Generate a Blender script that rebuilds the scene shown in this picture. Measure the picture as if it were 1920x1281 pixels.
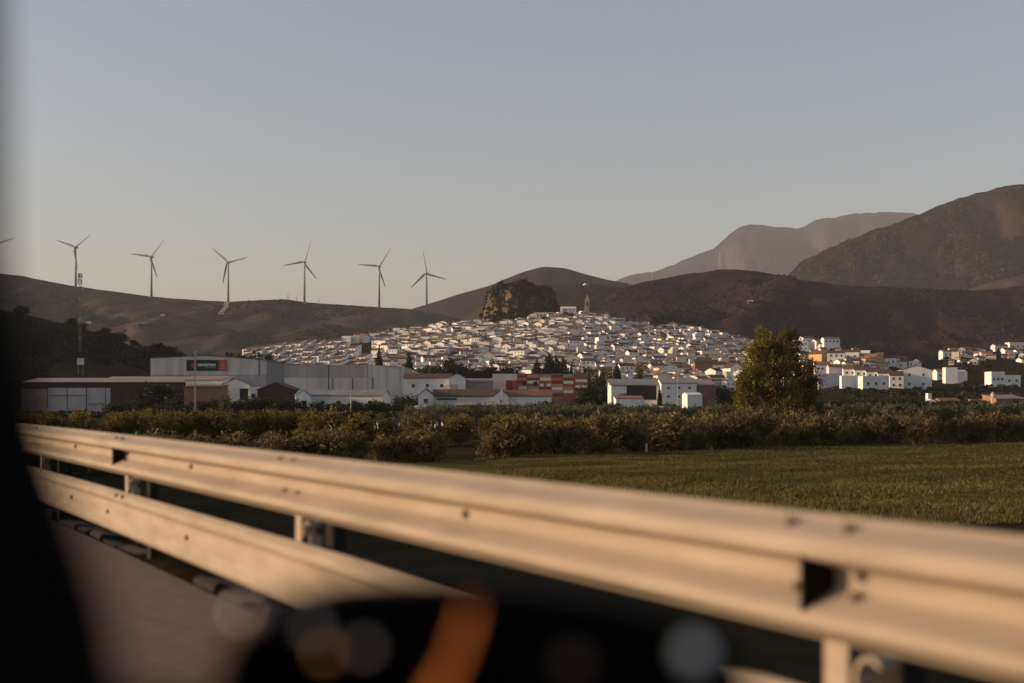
import bpy, math, random
import numpy as np
from mathutils import Vector, Matrix, noise
R = math.radians
for _o in list(bpy.data.objects):
    bpy.data.objects.remove(_o, do_unlink=True)
SC = bpy.context.scene
COL = SC.collection

# ---------------------------------------------------------------- camera, sky, sun, exposure
F = 1920 * 50 / 36.0          # focal length in photograph pixels
HY = 745.0                    # pixel row of the eye-level horizon
ZE = 1.2                      # eye height above the road (m)
cam = bpy.data.cameras.new('camera')
CAM = bpy.data.objects.new('camera', cam); COL.objects.link(CAM); SC.camera = CAM
cam.lens = 50; cam.sensor_width = 36
CAM.location = (0, 0, ZE); CAM.rotation_euler = (R(90), 0, 0)
cam.shift_y = (HY - 640.5) / 1920
cam.clip_start = 0.05; cam.clip_end = 60000
cam.dof.use_dof = True; cam.dof.focus_distance = 260; cam.dof.aperture_fstop = 1.7

SUN_AZ, SUN_EL = -89.0, 11.0   # degrees clockwise from the view direction, elevation
world = bpy.data.worlds.new('World'); SC.world = world; world.use_nodes = True
wn = world.node_tree
sky = wn.nodes.new('ShaderNodeTexSky'); sky.sky_type = 'NISHITA'; sky.sun_disc = False
sky.sun_elevation = R(SUN_EL); sky.sun_rotation = R(SUN_AZ)
sky.altitude = 300; sky.air_density = 1.0; sky.dust_density = 3.0; sky.ozone_density = 1.4
hsv = wn.nodes.new('ShaderNodeHueSaturation'); hsv.inputs['Saturation'].default_value = 0.74      # dusty evening air: paler, slightly pink sky
tnt = wn.nodes.new('ShaderNodeMix'); tnt.data_type = 'RGBA'; tnt.blend_type = 'MULTIPLY'; tnt.inputs['Factor'].default_value = 1.0; tnt.inputs['B'].default_value = (1.035, 0.985, 0.985, 1)
wn.links.new(sky.outputs[0], hsv.inputs['Color']); wn.links.new(hsv.outputs[0], tnt.inputs['A']); wn.links.new(tnt.outputs['Result'], wn.nodes['Background'].inputs[0])
wn.nodes['Background'].inputs[1].default_value = 0.115
sl = bpy.data.lights.new('sun', 'SUN'); sl.energy = 4.8; sl.angle = R(0.6); sl.color = (1.0, 0.67, 0.37)
SUN = bpy.data.objects.new('sun', sl); COL.objects.link(SUN)
sd = Vector((math.sin(R(SUN_AZ)) * math.cos(R(SUN_EL)), math.cos(R(SUN_AZ)) * math.cos(R(SUN_EL)), math.sin(R(SUN_EL))))
SUN.rotation_euler = (-sd).to_track_quat('-Z', 'Y').to_euler()
SUN.location = sd * 500
vs = SC.view_settings
vs.view_transform = 'Standard'; vs.look = 'None'; vs.exposure = 0.5; vs.gamma = 1.0; vs.use_curve_mapping = False
cy = SC.cycles
cy.max_bounces = 5; cy.diffuse_bounces = 3; cy.glossy_bounces = 3; cy.transmission_bounces = 3
cy.volume_bounces = 0; cy.transparent_max_bounces = 4
cy.sample_clamp_indirect = 4.0; cy.use_denoising = True

# ---------------------------------------------------------------- helpers
rng = random.Random(7)
nr = np.random.default_rng(11)

def P(px, py, Y):
    """point seen at photograph pixel px, py at distance Y"""
    return Vector(((px - 960) / F * Y, Y, ZE + (HY - py) / F * Y))

def tag(o, label, cat=None, group=None, kind=None):
    o['label'] = label
    if cat: o['category'] = cat
    if group: o['group'] = group
    if kind: o['kind'] = kind
    return o

def empty(name, loc=(0, 0, 0), rz=0.0):
    o = bpy.data.objects.new(name, None); COL.objects.link(o)
    o.location = loc; o.rotation_euler = (0, 0, rz); o.empty_display_size = 0.2
    return o

def link(name, me, parent=None, loc=None, rz=None):
    o = bpy.data.objects.new(name, me); COL.objects.link(o)
    if parent is not None: o.parent = parent
    if loc is not None: o.location = loc
    if rz is not None: o.rotation_euler = (0, 0, rz)
    return o

def clone(root, loc, rz=0.0, sc=1.0, label=None, group=None):
    c = root.copy(); COL.objects.link(c)
    c.location = loc; c.rotation_euler = (0, 0, rz); c.scale = sc if hasattr(sc, '__len__') else (sc, sc, sc)
    if label: c['label'] = label
    if group: c['group'] = group
    for ch in root.children:
        d = ch.copy(); COL.objects.link(d); d.parent = c
        for g in ch.children:
            e = g.copy(); COL.objects.link(e); e.parent = d
    return c

class MB:
    """collects faces; build() links them as one mesh object"""
    def __init__(s): s.v = []; s.f = []; s.m = []
    def add(s, vs, fs, mi=0):
        b = len(s.v); s.v += [tuple(v) for v in vs]
        for f in fs: s.f.append(tuple(b + i for i in f)); s.m.append(mi)
        return s
    def box(s, c, d, rz=0.0, mi=0, M=None):
        x, y, z = d[0] / 2, d[1] / 2, d[2] / 2
        vs = [Vector((i, j, k)) for i in (-x, x) for j in (-y, y) for k in (-z, z)]
        if rz: rm = Matrix.Rotation(rz, 3, 'Z'); vs = [rm @ v for v in vs]
        if M is not None: vs = [M @ v for v in vs]
        vs = [v + Vector(c) for v in vs]
        return s.add(vs, [(0, 1, 3, 2), (4, 6, 7, 5), (0, 4, 5, 1), (2, 3, 7, 6), (0, 2, 6, 4), (1, 5, 7, 3)], mi)
    def tube(s, pts, rad, n=8, cap=True, mi=0):
        pts = [Vector(p) for p in pts]
        if not hasattr(rad, '__len__'): rad = [rad] * len(pts)
        b = len(s.v); 
        for i, p in enumerate(pts):
            t = (pts[min(i + 1, len(pts) - 1)] - pts[max(i - 1, 0)]).normalized()
            a = Vector((0, 0, 1)) if abs(t.z) < 0.9 else Vector((1, 0, 0))
            u = t.cross(a).normalized(); w = t.cross(u)
            for k in range(n):
                an = 2 * math.pi * k / n
                s.v.append(tuple(p + (u * math.cos(an) + w * math.sin(an)) * rad[i]))
        for i in range(len(pts) - 1):
            for k in range(n):
                k2 = (k + 1) % n
                s.f.append((b + i * n + k, b + i * n + k2, b + (i + 1) * n + k2, b + (i + 1) * n + k)); s.m.append(mi)
        if cap:
            s.f.append(tuple(b + k for k in range(n))[::-1]); s.m.append(mi)
            e = b + (len(pts) - 1) * n
            s.f.append(tuple(e + k for k in range(n))); s.m.append(mi)
        return s
    def prism(s, poly, a, b):
        """poly: list of 3-vectors, extruded by vector from a to b offsets"""
        n = len(poly); a = Vector(a); b = Vector(b)
        vs = [Vector(p) + a for p in poly] + [Vector(p) + b for p in poly]
        fs = [tuple(range(n))[::-1], tuple(range(n, 2 * n))] + [(i, (i + 1) % n, n + (i + 1) % n, n + i) for i in range(n)]
        return s.add(vs, fs)
    def mesh(s, name, mats, smooth=False):
        me = bpy.data.meshes.new(name); me.from_pydata(s.v, [], s.f)
        for m in (mats if isinstance(mats, (list, tuple)) else [mats]): me.materials.append(m)
        if len(set(s.m)) > 1: me.polygons.foreach_set('material_index', s.m)
        if smooth: me.polygons.foreach_set('use_smooth', [True] * len(s.f))
        me.update(); return me
    def build(s, name, mats, parent=None, smooth=False, loc=None, rz=None):
        return link(name, s.mesh(name, mats, smooth), parent, loc, rz)

def mesh_np(name, V, Q, mat, tint=None, smooth=False):
    """numpy vertices and equal-sized faces -> mesh"""
    V = np.asarray(V, np.float32); Q = np.asarray(Q, np.int32)
    me = bpy.data.meshes.new(name); k = Q.shape[1]
    me.vertices.add(len(V)); me.vertices.foreach_set('co', V.ravel())
    me.loops.add(Q.size); me.loops.foreach_set('vertex_index', Q.ravel())
    me.polygons.add(len(Q)); me.polygons.foreach_set('loop_start', np.arange(0, Q.size, k, dtype=np.int32))
    me.materials.append(mat)
    if tint is not None:
        a = me.attributes.new('tint', 'FLOAT', 'POINT'); a.data.foreach_set('value', np.asarray(tint, np.float32))
    me.update(calc_edges=True); me.validate()
    if smooth: me.polygons.foreach_set('use_smooth', np.ones(len(Q), bool))
    return me

# ---------------------------------------------------------------- materials
def _new(name):
    m = bpy.data.materials.new(name); m.use_nodes = True
    nt = m.node_tree; b = nt.nodes['Principled BSDF']
    return m, nt, b

def mat(name, col, col2=None, scale=1.0, rough=0.85, metal=0.0, bump=0.0, detail=5.0, rand=0.0, spec=0.3, lo=0.35, hi=0.65, bscale=None, stretch=None, coord='Object'):
    """principled surface, two colours mixed by noise, optional bump and per-object value change"""
    m, nt, b = _new(name); N = nt.nodes.new; L = nt.links.new
    b.inputs['Roughness'].default_value = rough; b.inputs['Metallic'].default_value = metal
    b.inputs['Specular IOR Level'].default_value = spec
    c1 = tuple(col) + (1,); out = None
    if col2 is not None or bump:
        tc = N('ShaderNodeTexCoord'); src = tc.outputs[coord]
        if stretch:
            mp = N('ShaderNodeMapping'); mp.inputs['Scale'].default_value = stretch; L(src, mp.inputs[0]); src = mp.outputs[0]
    if col2 is not None:
        nz = N('ShaderNodeTexNoise'); nz.inputs['Scale'].default_value = scale; nz.inputs['Detail'].default_value = detail
        nz.inputs['Roughness'].default_value = 0.62
        L(src, nz.inputs['Vector'])
        cr = N('ShaderNodeValToRGB'); cr.color_ramp.elements[0].position = lo; cr.color_ramp.elements[1].position = hi
        cr.color_ramp.elements[0].color = c1; cr.color_ramp.elements[1].color = tuple(col2) + (1,)
        L(nz.outputs['Fac'], cr.inputs[0]); out = cr.outputs[0]
    if rand:
        oi = N('ShaderNodeObjectInfo'); mr = N('ShaderNodeMapRange')
        mr.inputs['To Min'].default_value = 1 - rand; mr.inputs['To Max'].default_value = 1 + rand * 0.4
        L(oi.outputs['Random'], mr.inputs[0])
        hv = N('ShaderNodeHueSaturation'); L(mr.outputs[0], hv.inputs['Value'])
        if out is not None: L(out, hv.inputs['Color'])
        else: hv.inputs['Color'].default_value = c1
        out = hv.outputs[0]
    if out is not None: L(out, b.inputs['Base Color'])
    else: b.inputs['Base Color'].default_value = c1
    if bump:
        n2 = N('ShaderNodeTexNoise'); n2.inputs['Scale'].default_value = bscale or scale * 4; n2.inputs['Detail'].default_value = 6
        L(src, n2.inputs['Vector'])
        bp = N('ShaderNodeBump'); bp.inputs['Strength'].default_value = bump; bp.inputs['Distance'].default_value = 0.1
        L(n2.outputs['Fac'], bp.inputs['Height']); L(bp.outputs[0], b.inputs['Normal'])
    return m

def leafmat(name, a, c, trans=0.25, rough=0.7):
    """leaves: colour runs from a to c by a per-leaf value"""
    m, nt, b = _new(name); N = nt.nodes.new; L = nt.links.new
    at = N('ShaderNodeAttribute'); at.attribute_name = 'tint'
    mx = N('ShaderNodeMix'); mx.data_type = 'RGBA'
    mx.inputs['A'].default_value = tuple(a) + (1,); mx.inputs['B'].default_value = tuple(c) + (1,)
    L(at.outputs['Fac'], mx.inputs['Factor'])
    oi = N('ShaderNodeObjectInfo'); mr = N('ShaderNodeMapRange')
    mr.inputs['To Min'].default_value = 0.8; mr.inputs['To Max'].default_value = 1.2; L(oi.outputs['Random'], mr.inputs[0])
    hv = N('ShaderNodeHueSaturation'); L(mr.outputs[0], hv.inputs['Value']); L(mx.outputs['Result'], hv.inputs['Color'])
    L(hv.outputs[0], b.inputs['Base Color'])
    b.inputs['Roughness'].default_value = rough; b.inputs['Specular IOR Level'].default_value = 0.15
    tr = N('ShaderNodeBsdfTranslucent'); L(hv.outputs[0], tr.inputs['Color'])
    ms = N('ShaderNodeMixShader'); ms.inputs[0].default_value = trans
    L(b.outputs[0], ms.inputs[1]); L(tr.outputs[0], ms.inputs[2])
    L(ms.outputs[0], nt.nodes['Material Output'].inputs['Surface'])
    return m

def terrain_mat(name, cols, patch, fine, steep=None, bump=0.5, bdist=6.0, rows=None):
    """hillside: field or scrub patches (voronoi cells warped by noise) times fine mottling; steep faces take a rock colour"""
    m, nt, b = _new(name); N = nt.nodes.new; L = nt.links.new
    b.inputs['Roughness'].default_value = 1.0; b.inputs['Specular IOR Level'].default_value = 0.0
    ge = N('ShaderNodeNewGeometry')
    mp = N('ShaderNodeMapping'); L(ge.outputs['Position'], mp.inputs[0]); mp.inputs['Scale'].default_value = (1, 0.45, 1)
    wn_ = N('ShaderNodeTexNoise'); wn_.inputs['Scale'].default_value = patch * 1.3; wn_.inputs['Detail'].default_value = 4; L(mp.outputs[0], wn_.inputs['Vector'])
    ad = N('ShaderNodeMix'); ad.data_type = 'VECTOR'; ad.inputs['Factor'].default_value = 0.5
    vm = N('ShaderNodeVectorMath'); vm.operation = 'SCALE'; vm.inputs['Scale'].default_value = 0.9 / patch; L(wn_.outputs['Color'], vm.inputs[0])
    va = N('ShaderNodeVectorMath'); va.operation = 'ADD'; L(mp.outputs[0], va.inputs[0]); L(vm.outputs[0], va.inputs[1])
    vo = N('ShaderNodeTexVoronoi'); vo.inputs['Scale'].default_value = patch; L(va.outputs[0], vo.inputs['Vector'])
    sp = N('ShaderNodeSeparateColor'); L(vo.outputs['Color'], sp.inputs[0])
    cr = N('ShaderNodeValToRGB'); cr.color_ramp.interpolation = 'LINEAR'
    e = cr.color_ramp.elements; n = len(cols)
    e[0].position = 0; e[0].color = tuple(cols[0]) + (1,); e[1].position = 1; e[1].color = tuple(cols[-1]) + (1,)
    for i in range(1, n - 1):
        k = e.new(i / (n - 1)); k.color = tuple(cols[i]) + (1,)
    L(sp.outputs[0], cr.inputs[0])
    fn = N('ShaderNodeTexNoise'); fn.inputs['Scale'].default_value = fine; fn.inputs['Detail'].default_value = 8; fn.inputs['Roughness'].default_value = 0.7
    L(ge.outputs['Position'], fn.inputs['Vector'])
    mr = N('ShaderNodeMapRange'); mr.inputs['From Min'].default_value = 0.3; mr.inputs['From Max'].default_value = 0.7
    mr.inputs['To Min'].default_value = 0.55; mr.inputs['To Max'].default_value = 1.45; L(fn.outputs['Fac'], mr.inputs[0])
    hv = N('ShaderNodeHueSaturation'); L(cr.outputs[0], hv.inputs['Color']); L(mr.outputs[0], hv.inputs['Value'])
    out = hv.outputs[0]
    if steep:
        sx = N('ShaderNodeSeparateXYZ'); L(ge.outputs['Normal'], sx.inputs[0])
        m2 = N('ShaderNodeMapRange'); m2.inputs['From Min'].default_value = steep[1]; m2.inputs['From Max'].default_value = steep[1] - 0.2
        L(sx.outputs['Z'], m2.inputs[0])
        mu = N('ShaderNodeMath'); mu.operation = 'MULTIPLY'; L(m2.outputs[0], mu.inputs[0]); L(mr.outputs[0], mu.inputs[1])
        mx = N('ShaderNodeMix'); mx.data_type = 'RGBA'; L(mu.outputs[0], mx.inputs['Factor'])
        L(out, mx.inputs['A']); mx.inputs['B'].default_value = tuple(steep[0]) + (1,); out = mx.outputs['Result']
    L(out, b.inputs['Base Color'])
    bp = N('ShaderNodeBump'); bp.inputs['Strength'].default_value = bump; bp.inputs['Distance'].default_value = bdist
    L(fn.outputs['Fac'], bp.inputs['Height']); L(bp.outputs[0], b.inputs['Normal'])
    return m

WHITE = mat('lime_washed_wall', (0.80, 0.79, 0.78), (0.68, 0.66, 0.63), 0.35, 0.9, rand=0.12, bump=0.15, bscale=3)
CREAM = mat('cream_wall', (0.72, 0.64, 0.50), (0.64, 0.55, 0.42), 0.4, 0.9, rand=0.12)
OCHRE = mat('ochre_wall', (0.55, 0.36, 0.18), (0.48, 0.31, 0.16), 0.4, 0.9, rand=0.1)
BRICK = mat('bare_brick_wall', (0.30, 0.17, 0.11), (0.22, 0.13, 0.09), 0.8, 0.95, rand=0.15)
LILAC = mat('lilac_grey_wall', (0.58, 0.55, 0.60), (0.50, 0.47, 0.52), 0.4, 0.9)
ROOF = mat('brown_roof_tile', (0.20, 0.105, 0.068), (0.11, 0.065, 0.048), 1.2, 0.9, rand=0.3, bump=0.4, bscale=4)
ROOFD = mat('dark_roof_tile', (0.105, 0.062, 0.05), (0.07, 0.045, 0.04), 1.0, 0.9, rand=0.25, bump=0.4, bscale=4)
ROOFR = mat('red_roof_tile', (0.27, 0.11, 0.07), (0.17, 0.08, 0.055), 0.9, 0.9, rand=0.2, bump=0.4, bscale=4)
ROOFG = mat('grey_sheet_roof', (0.22, 0.225, 0.235), (0.16, 0.165, 0.175), 0.25, 0.7, bump=0.1, bscale=2)
ROOFP = mat('pinkish_sheet_roof', (0.30, 0.225, 0.215), (0.22, 0.165, 0.16), 0.2, 0.8)
TERR = mat('terrace_floor', (0.36, 0.24, 0.19), (0.28, 0.2, 0.17), 0.6, 0.9, rand=0.2)
GLASS = mat('window_glass', (0.03, 0.033, 0.04), rough=0.15, spec=0.5)
FRAMEW = mat('window_frame', (0.45, 0.42, 0.38), rough=0.6)
DOORB = mat('brown_door', (0.10, 0.06, 0.04), (0.07, 0.045, 0.03), 2, 0.7)
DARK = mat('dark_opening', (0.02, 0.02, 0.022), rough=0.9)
GREYP = mat('grey_metal', (0.33, 0.34, 0.36), (0.27, 0.28, 0.3), 0.5, 0.6, metal=0.3)
BARK = mat('bark', (0.12, 0.085, 0.06), (0.07, 0.05, 0.04), 3, 0.95, bump=0.5)
PALEBARK = mat('pale_bark', (0.50, 0.38, 0.29), (0.33, 0.24, 0.18), 2.0, 0.9, bump=0.3)
SOIL = mat('dark_soil', (0.055, 0.042, 0.03), (0.09, 0.07, 0.045), 0.35, 1.0, bump=0.6, bscale=2)
# ---------------------------------------------------------------- the ground: plain, town hill
_T = np.array([  # px, row and distance where the rise begins, row and distance of its crest
    (-2500, 752, 700, 735, 1300), (300, 752, 700, 705, 1300), (430, 738, 720, 668, 1150), (600, 738, 720, 652, 1150),
    (700, 732, 720, 638, 1200), (760, 727, 720, 628, 1250), (860, 724, 720, 616, 1300), (960, 724, 720, 609, 1300),
    (1050, 724, 720, 599, 1300), (1100, 724, 720, 597, 1300), (1200, 728, 720, 616, 1280), (1250, 729, 720, 622, 1260),
    (1300, 730, 720, 624, 1250), (1400, 735, 700, 650, 1200), (1500, 738, 640, 660, 950), (1570, 738, 590, 656, 870),
    (1650, 738, 580, 684, 820), (1750, 740, 580, 702, 820), (1775, 742, 600, 670, 890), (1830, 742, 600, 662, 930), (1930, 743, 600, 654, 960), (4500, 745, 600, 680, 1000)], float)
def _sm(x): return x * x * (3 - 2 * x)
def ground(X, Y):
    X = np.asarray(X, float); Y = np.asarray(Y, float)
    Ys = np.maximum(Y, 60.0)
    px = 960 + F * X / Ys
    yb, Yb, yt, Yt = (np.interp(px, _T[:, 0], _T[:, i]) for i in (1, 2, 3, 4))
    zb = ZE + (HY - yb) / F * Yb
    t = np.clip((Ys - Yb) / (Yt - Yb), 0, 1)
    yy = yb + (yt - yb) * (0.75 * t + 0.25 * _sm(t))
    zr = ZE + (HY - yy) / F * np.minimum(Ys, Yt)
    t2 = np.clip((Ys - 455) / (Yb - 455), 0, 1)
    z = np.where(Ys < Yb, -2.8 + (zb + 2.8) * _sm(t2), zr)
    return z - np.clip(Ys - Yt, 0, None) * 0.03
def gz(x, y): return float(ground(x, y))

def axis(spec):
    out = []
    for a, b, st in spec: out += list(np.arange(a, b, st))
    return np.array(out + [spec[-1][1]])
gx = axis([(-9000, -1500, 500), (-1500, -500, 60), (-500, 560, 9), (560, 1500, 60), (1500, 9000, 500)])
gy = axis([(-3000, -200, 400), (-200, 0, 40), (0, 420, 10), (420, 1340, 9), (1340, 2000, 40), (2000, 14000, 600)])
GX, GY = np.meshgrid(gx, gy); GZ = ground(GX, GY)
mask = (GY > 300) & (GY < 1400)
GZ = GZ + np.where(mask, 0.5 * np.sin(GX * 0.05 + GY * 0.031) * np.sin(GY * 0.043), 0)
def gridmesh(name, X, Y, Z, m, smooth=True):
    h, w = X.shape; idx = np.arange(h * w).reshape(h, w)
    Q = np.stack([idx[:-1, :-1], idx[:-1, 1:], idx[1:, 1:], idx[1:, :-1]], -1).reshape(-1, 4)
    return mesh_np(name, np.stack([X, Y, Z], -1).reshape(-1, 3), Q, m, smooth=smooth)
M_GROUND = terrain_mat('plain_ground', [(0.0270, 0.0222, 0.0124), (0.0390, 0.0300, 0.0173), (0.0216, 0.0216, 0.0103), (0.0330, 0.0252, 0.0151)], 0.03, 0.25, bump=0.4, bdist=0.3)
tag(link('ground', gridmesh('ground', GX, GY, GZ, M_GROUND)), 'brown and olive valley plain rising to the town hill', kind='structure')

# ---------------------------------------------------------------- hills and mountains
def fbm(x, y, s, oct=5, seed=0.0):
    return noise.fractal(Vector((x / s + seed, y / s - seed, seed * 1.7)), 1.0, 2.0, oct)   # about -1..1
def hill(name, label, prof, Y, front, back, foot, amp, nscale, m, nx, ny, seed, rough=1.5, pw=1.0, yshift=None, conv=0.0, gully=0.0):
    """ridge whose crest passes through the profile (px, row) at distance Y; slopes fall to foot before and behind it"""
    prof = sorted(prof); xs = np.array([(p - 960) / F * Y for p, _ in prof]); zs = np.array([ZE + (HY - q) / F * Y for _, q in prof])
    X1 = np.linspace(xs[0], xs[-1], nx)
    # smooth interpolation of the crest
    ridge = np.interp(X1, xs, zs); k = max(1, int(nx * 0.006)); ker = np.ones(2 * k + 1) / (2 * k + 1)
    ridge = np.convolve(np.pad(ridge, k, mode='edge'), ker, 'valid')
    vf = np.linspace(-1, 0, ny) ; vb = np.linspace(0, 1, max(6, ny // 4))[1:]
    V = np.concatenate([vf, vb]); W = []
    Xg = np.zeros((len(V), nx)); Yg = Xg.copy(); Zg = Xg.copy()
    for j, v in enumerate(V):
        s = 1 - abs(v); s = s ** pw
        s = (1 - conv) * s + conv * _sm(s)
        for i, x in enumerate(X1):
            sh = yshift(x) if yshift else 0.0
            y = Y + sh + (v * front if v < 0 else v * back)
            n = fbm(x, y, nscale, 6, seed); rd = 1 - abs(fbm(x + 37, y * 0.6, nscale * 0.8, 4, seed + 3)) * 2
            hgt = ridge[i] - foot
            mk = min(1.0, abs(v) * 5) * min(1.0, s * 4)
            z = foot + hgt * s + amp * (0.7 * n - 0.5 * max(rd, 0)) * mk * min(1, hgt / (amp * 4 + 1e-3)) + rough * fbm(x, y, nscale * 0.09, 4, seed + 9) * min(1, s * 5) * (0.3 + 0.7 * min(1, abs(v) * 8))
            if gully:
                gw = 0.35 * nscale * fbm(x, y, nscale * 1.4, 3, seed + 5)
                r1 = abs(noise.noise(Vector(((x + gw) / (nscale * 0.55), y * 0.22 / nscale, seed))))
                r2 = abs(noise.noise(Vector(((x - gw) / (nscale * 0.2), y * 0.35 / nscale, seed + 8))))
                z -= gully * hgt * (1 - min(1, 2.2 * r1)) * min(1, abs(v) * 7) * min(1, s * 3) * 0.8 + gully * hgt * 0.5 * (1 - min(1, 2.4 * r2)) * min(1, abs(v) * 9) * min(1, s * 3)
            Xg[j, i] = x; Yg[j, i] = y; Zg[j, i] = z
    o = link(name, gridmesh(name, Xg, Yg, Zg, m)); tag(o, label, kind='structure')
    return Xg, Yg, Zg

M_WIND = terrain_mat('ridge_fields', [(0.0322, 0.0374, 0.0209), (0.0683, 0.0463, 0.0403), (0.0438, 0.0438, 0.0265), (0.0850, 0.0592, 0.0515), (0.0399, 0.0309, 0.0333), (0.0721, 0.0631, 0.0431)], 0.009, 0.05, bump=0.6, bdist=3)
M_SCRUB = terrain_mat('brown_scrub', [(0.0301, 0.0198, 0.0250), (0.0236, 0.0170, 0.0211), (0.0359, 0.0236, 0.0287), (0.0207, 0.0179, 0.0200)], 0.008, 0.06, bump=1.0, bdist=9)
M_GREEN = terrain_mat('olive_scrub', [(0.036, 0.037, 0.020), (0.051, 0.042, 0.030), (0.033, 0.035, 0.020)], 0.009, 0.06, bump=0.8, bdist=4)
M_MOUNT = terrain_mat('mountain_scrub', [(0.0224, 0.0168, 0.0215), (0.0318, 0.0215, 0.0237), (0.0160, 0.0160, 0.0169)], 0.004, 0.03, steep=((0.055, 0.041, 0.034), 0.56), bump=1.0, bdist=40)
M_FAR = terrain_mat('far_mountain', [(0.024, 0.021, 0.021), (0.019, 0.019, 0.018), (0.032, 0.026, 0.024)], 0.002, 0.010, steep=((0.06, 0.047, 0.042), 0.6), bump=1.0, bdist=70)
M_NEARH = terrain_mat('dark_hillside', [(0.035, 0.028, 0.018), (0.042, 0.032, 0.021), (0.028, 0.028, 0.017)], 0.02, 0.15, bump=0.7, bdist=1.5)

WIND = hill('hill', 'long bare ridge carrying the wind turbines', [(-1300, 520), (-500, 505), (-150, 508), (0, 513), (40, 517), (100, 530), (140, 537), (200, 545), (282, 556), (350, 561), (427, 566), (480, 563), (540, 561), (575, 567), (640, 572), (709, 576), (770, 580), (830, 590), (880, 603), (960, 630), (1100, 700)],
     2650, 1250, 900, -6, 34, 380, M_WIND, 320, 100, 1.3, 3.0, 0.9, gully=0.09)
hill('hill', 'rounded pale brown hill rising behind the crag', [(560, 700), (660, 630), (720, 598), (770, 580), (800, 571), (860, 552), (920, 535), (980, 510), (1020, 500), (1060, 503), (1100, 515), (1140, 525), (1175, 531), (1240, 548), (1400, 600), (1600, 680)],
     3600, 900, 900, 20, 22, 500, M_SCRUB, 160, 50, 4.1, 1.6, gully=0.1)
hill('hill', 'low olive green hill behind the bell tower', [(820, 650), (900, 575), (960, 545), (1020, 534), (1080, 532), (1130, 535), (1180, 541), (1240, 552), (1320, 575), (1420, 640)],
     2050, 550, 700, 10, 10, 260, M_GREEN, 130, 50, 2.2, 1.4, 0.8)
BROWN = hill('hill', 'dark brown scrub hill above the right half of town', [(1040, 640), (1110, 575), (1165, 541), (1200, 530), (1270, 517), (1340, 507), (1380, 505), (1430, 510), (1480, 522), (1560, 533), (1650, 538), (1750, 541), (1830, 545), (1880, 540), (1960, 530), (2150, 520), (2700, 540), (3100, 700)],
     1900, 850, 800, -4, 44, 260, M_SCRUB, 300, 100, 6.4, 4.0, 0.85, gully=0.16)
hill('hill', 'sunlit tan knoll at the edge of the brown hill', [(1740, 575), (1800, 548), (1850, 532), (1900, 519), (1960, 512), (2100, 505), (2400, 560)],
     2600, 500, 500, 20, 14, 240, M_WIND, 90, 40, 8.8, 1.4)
MOUNT = hill('mountain', 'big brown mountain with rocky flank at the far right', [(1330, 640), (1420, 560), (1470, 522), (1500, 492), (1560, 462), (1640, 431), (1720, 402), (1760, 385), (1830, 362), (1880, 350), (1920, 346), (2000, 335), (2200, 325), (2700, 380), (3200, 600)],
     3700, 1250, 1000, 0, 120, 380, M_MOUNT, 380, 150, 3.7, 16.0, 0.95, conv=0.2, gully=0.13)
hill('mountain', 'hazy far mountain with a blunt cliff shoulder', [(1050, 600), (1120, 545), (1165, 522), (1180, 517), (1230, 508), (1290, 485), (1340, 465), (1365, 442), (1385, 425), (1405, 420), (1440, 424), (1500, 429), (1530, 412), (1600, 401), (1670, 397), (1715, 400), (1800, 420), (2000, 470), (2400, 640)],
     10000, 2600, 1800, 0, 240, 850, M_FAR, 300, 90, 5.9, 30.0, 0.9, gully=0.15)
NEARH = hill('hill', 'dark wooded hillside at the left beside the antenna mast', [(-1500, 480), (-900, 470), (-500, 500), (-200, 548), (0, 580), (60, 592), (130, 610), (190, 626), (240, 646), (285, 668), (330, 695), (420, 752)],
     640, 110, 260, -4, 4, 60, M_NEARH, 170, 50, 7.7, 0.7, 0.8, yshift=lambda x: -max(0, -x - 260) * 0.45)

# rocky crag above the town
def crag():
    c = P(985, 602, 1340); rx, ry = 44, 36; zb = c.z - 6
    nx, ny = 130, 84; V = np.zeros((ny, nx, 3))
    for j in range(ny):
        for i in range(nx):
            u = i / (nx - 1) * 2 - 1; v = j / (ny - 1) * 2 - 1
            x = u * 1.5 * rx; y = v * 1.5 * ry
            d = math.hypot(u * 1.5 * (0.86 if u > 0 else 1.12), v * 1.5)
            d += 0.30 * fbm(x, y, 24, 5, 2.0)
            top = 37 - 13 * max(0, -u * 1.5) ** 1.6 - 16 * max(0, u * 1.5 - 0.15) ** 1.4 + 8 * fbm(x, y, 13, 4, 5.0)
            e = min(1, max(0, (1.12 - d) / (0.42 if u < 0.05 else 0.42 + 1.2 * (u - 0.05))))
            e = _sm(e) if e < 1 else 1
            z = top * e + 2.2 * fbm(x * 2, y * 2, 7, 4, 9.0) * min(1, e * 3)
            x += 3.2 * fbm(z * 1.5, y, 9, 3, 4.0) * (1 if 0 < e < 1 else 0.2); y += 3.0 * fbm(x, z * 1.5, 9, 3, 6.0) * (1 if 0 < e < 1 else 0.2)
            V[j, i] = (c.x + x, c.y + y, zb + z)
    m = terrain_mat('crag_rock', [(0.05, 0.05, 0.026), (0.075, 0.058, 0.036), (0.045, 0.045, 0.024)], 0.06, 0.22, steep=((0.125, 0.09, 0.055), 0.45), bump=0.9, bdist=1.5)
    tag(link('rock_outcrop', gridmesh('rock_outcrop', V[..., 0], V[..., 1], V[..., 2], m, False)), 'tan rocky crag with scrub on top above the white town', kind='structure')
    return V
CRAG = crag()

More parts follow.
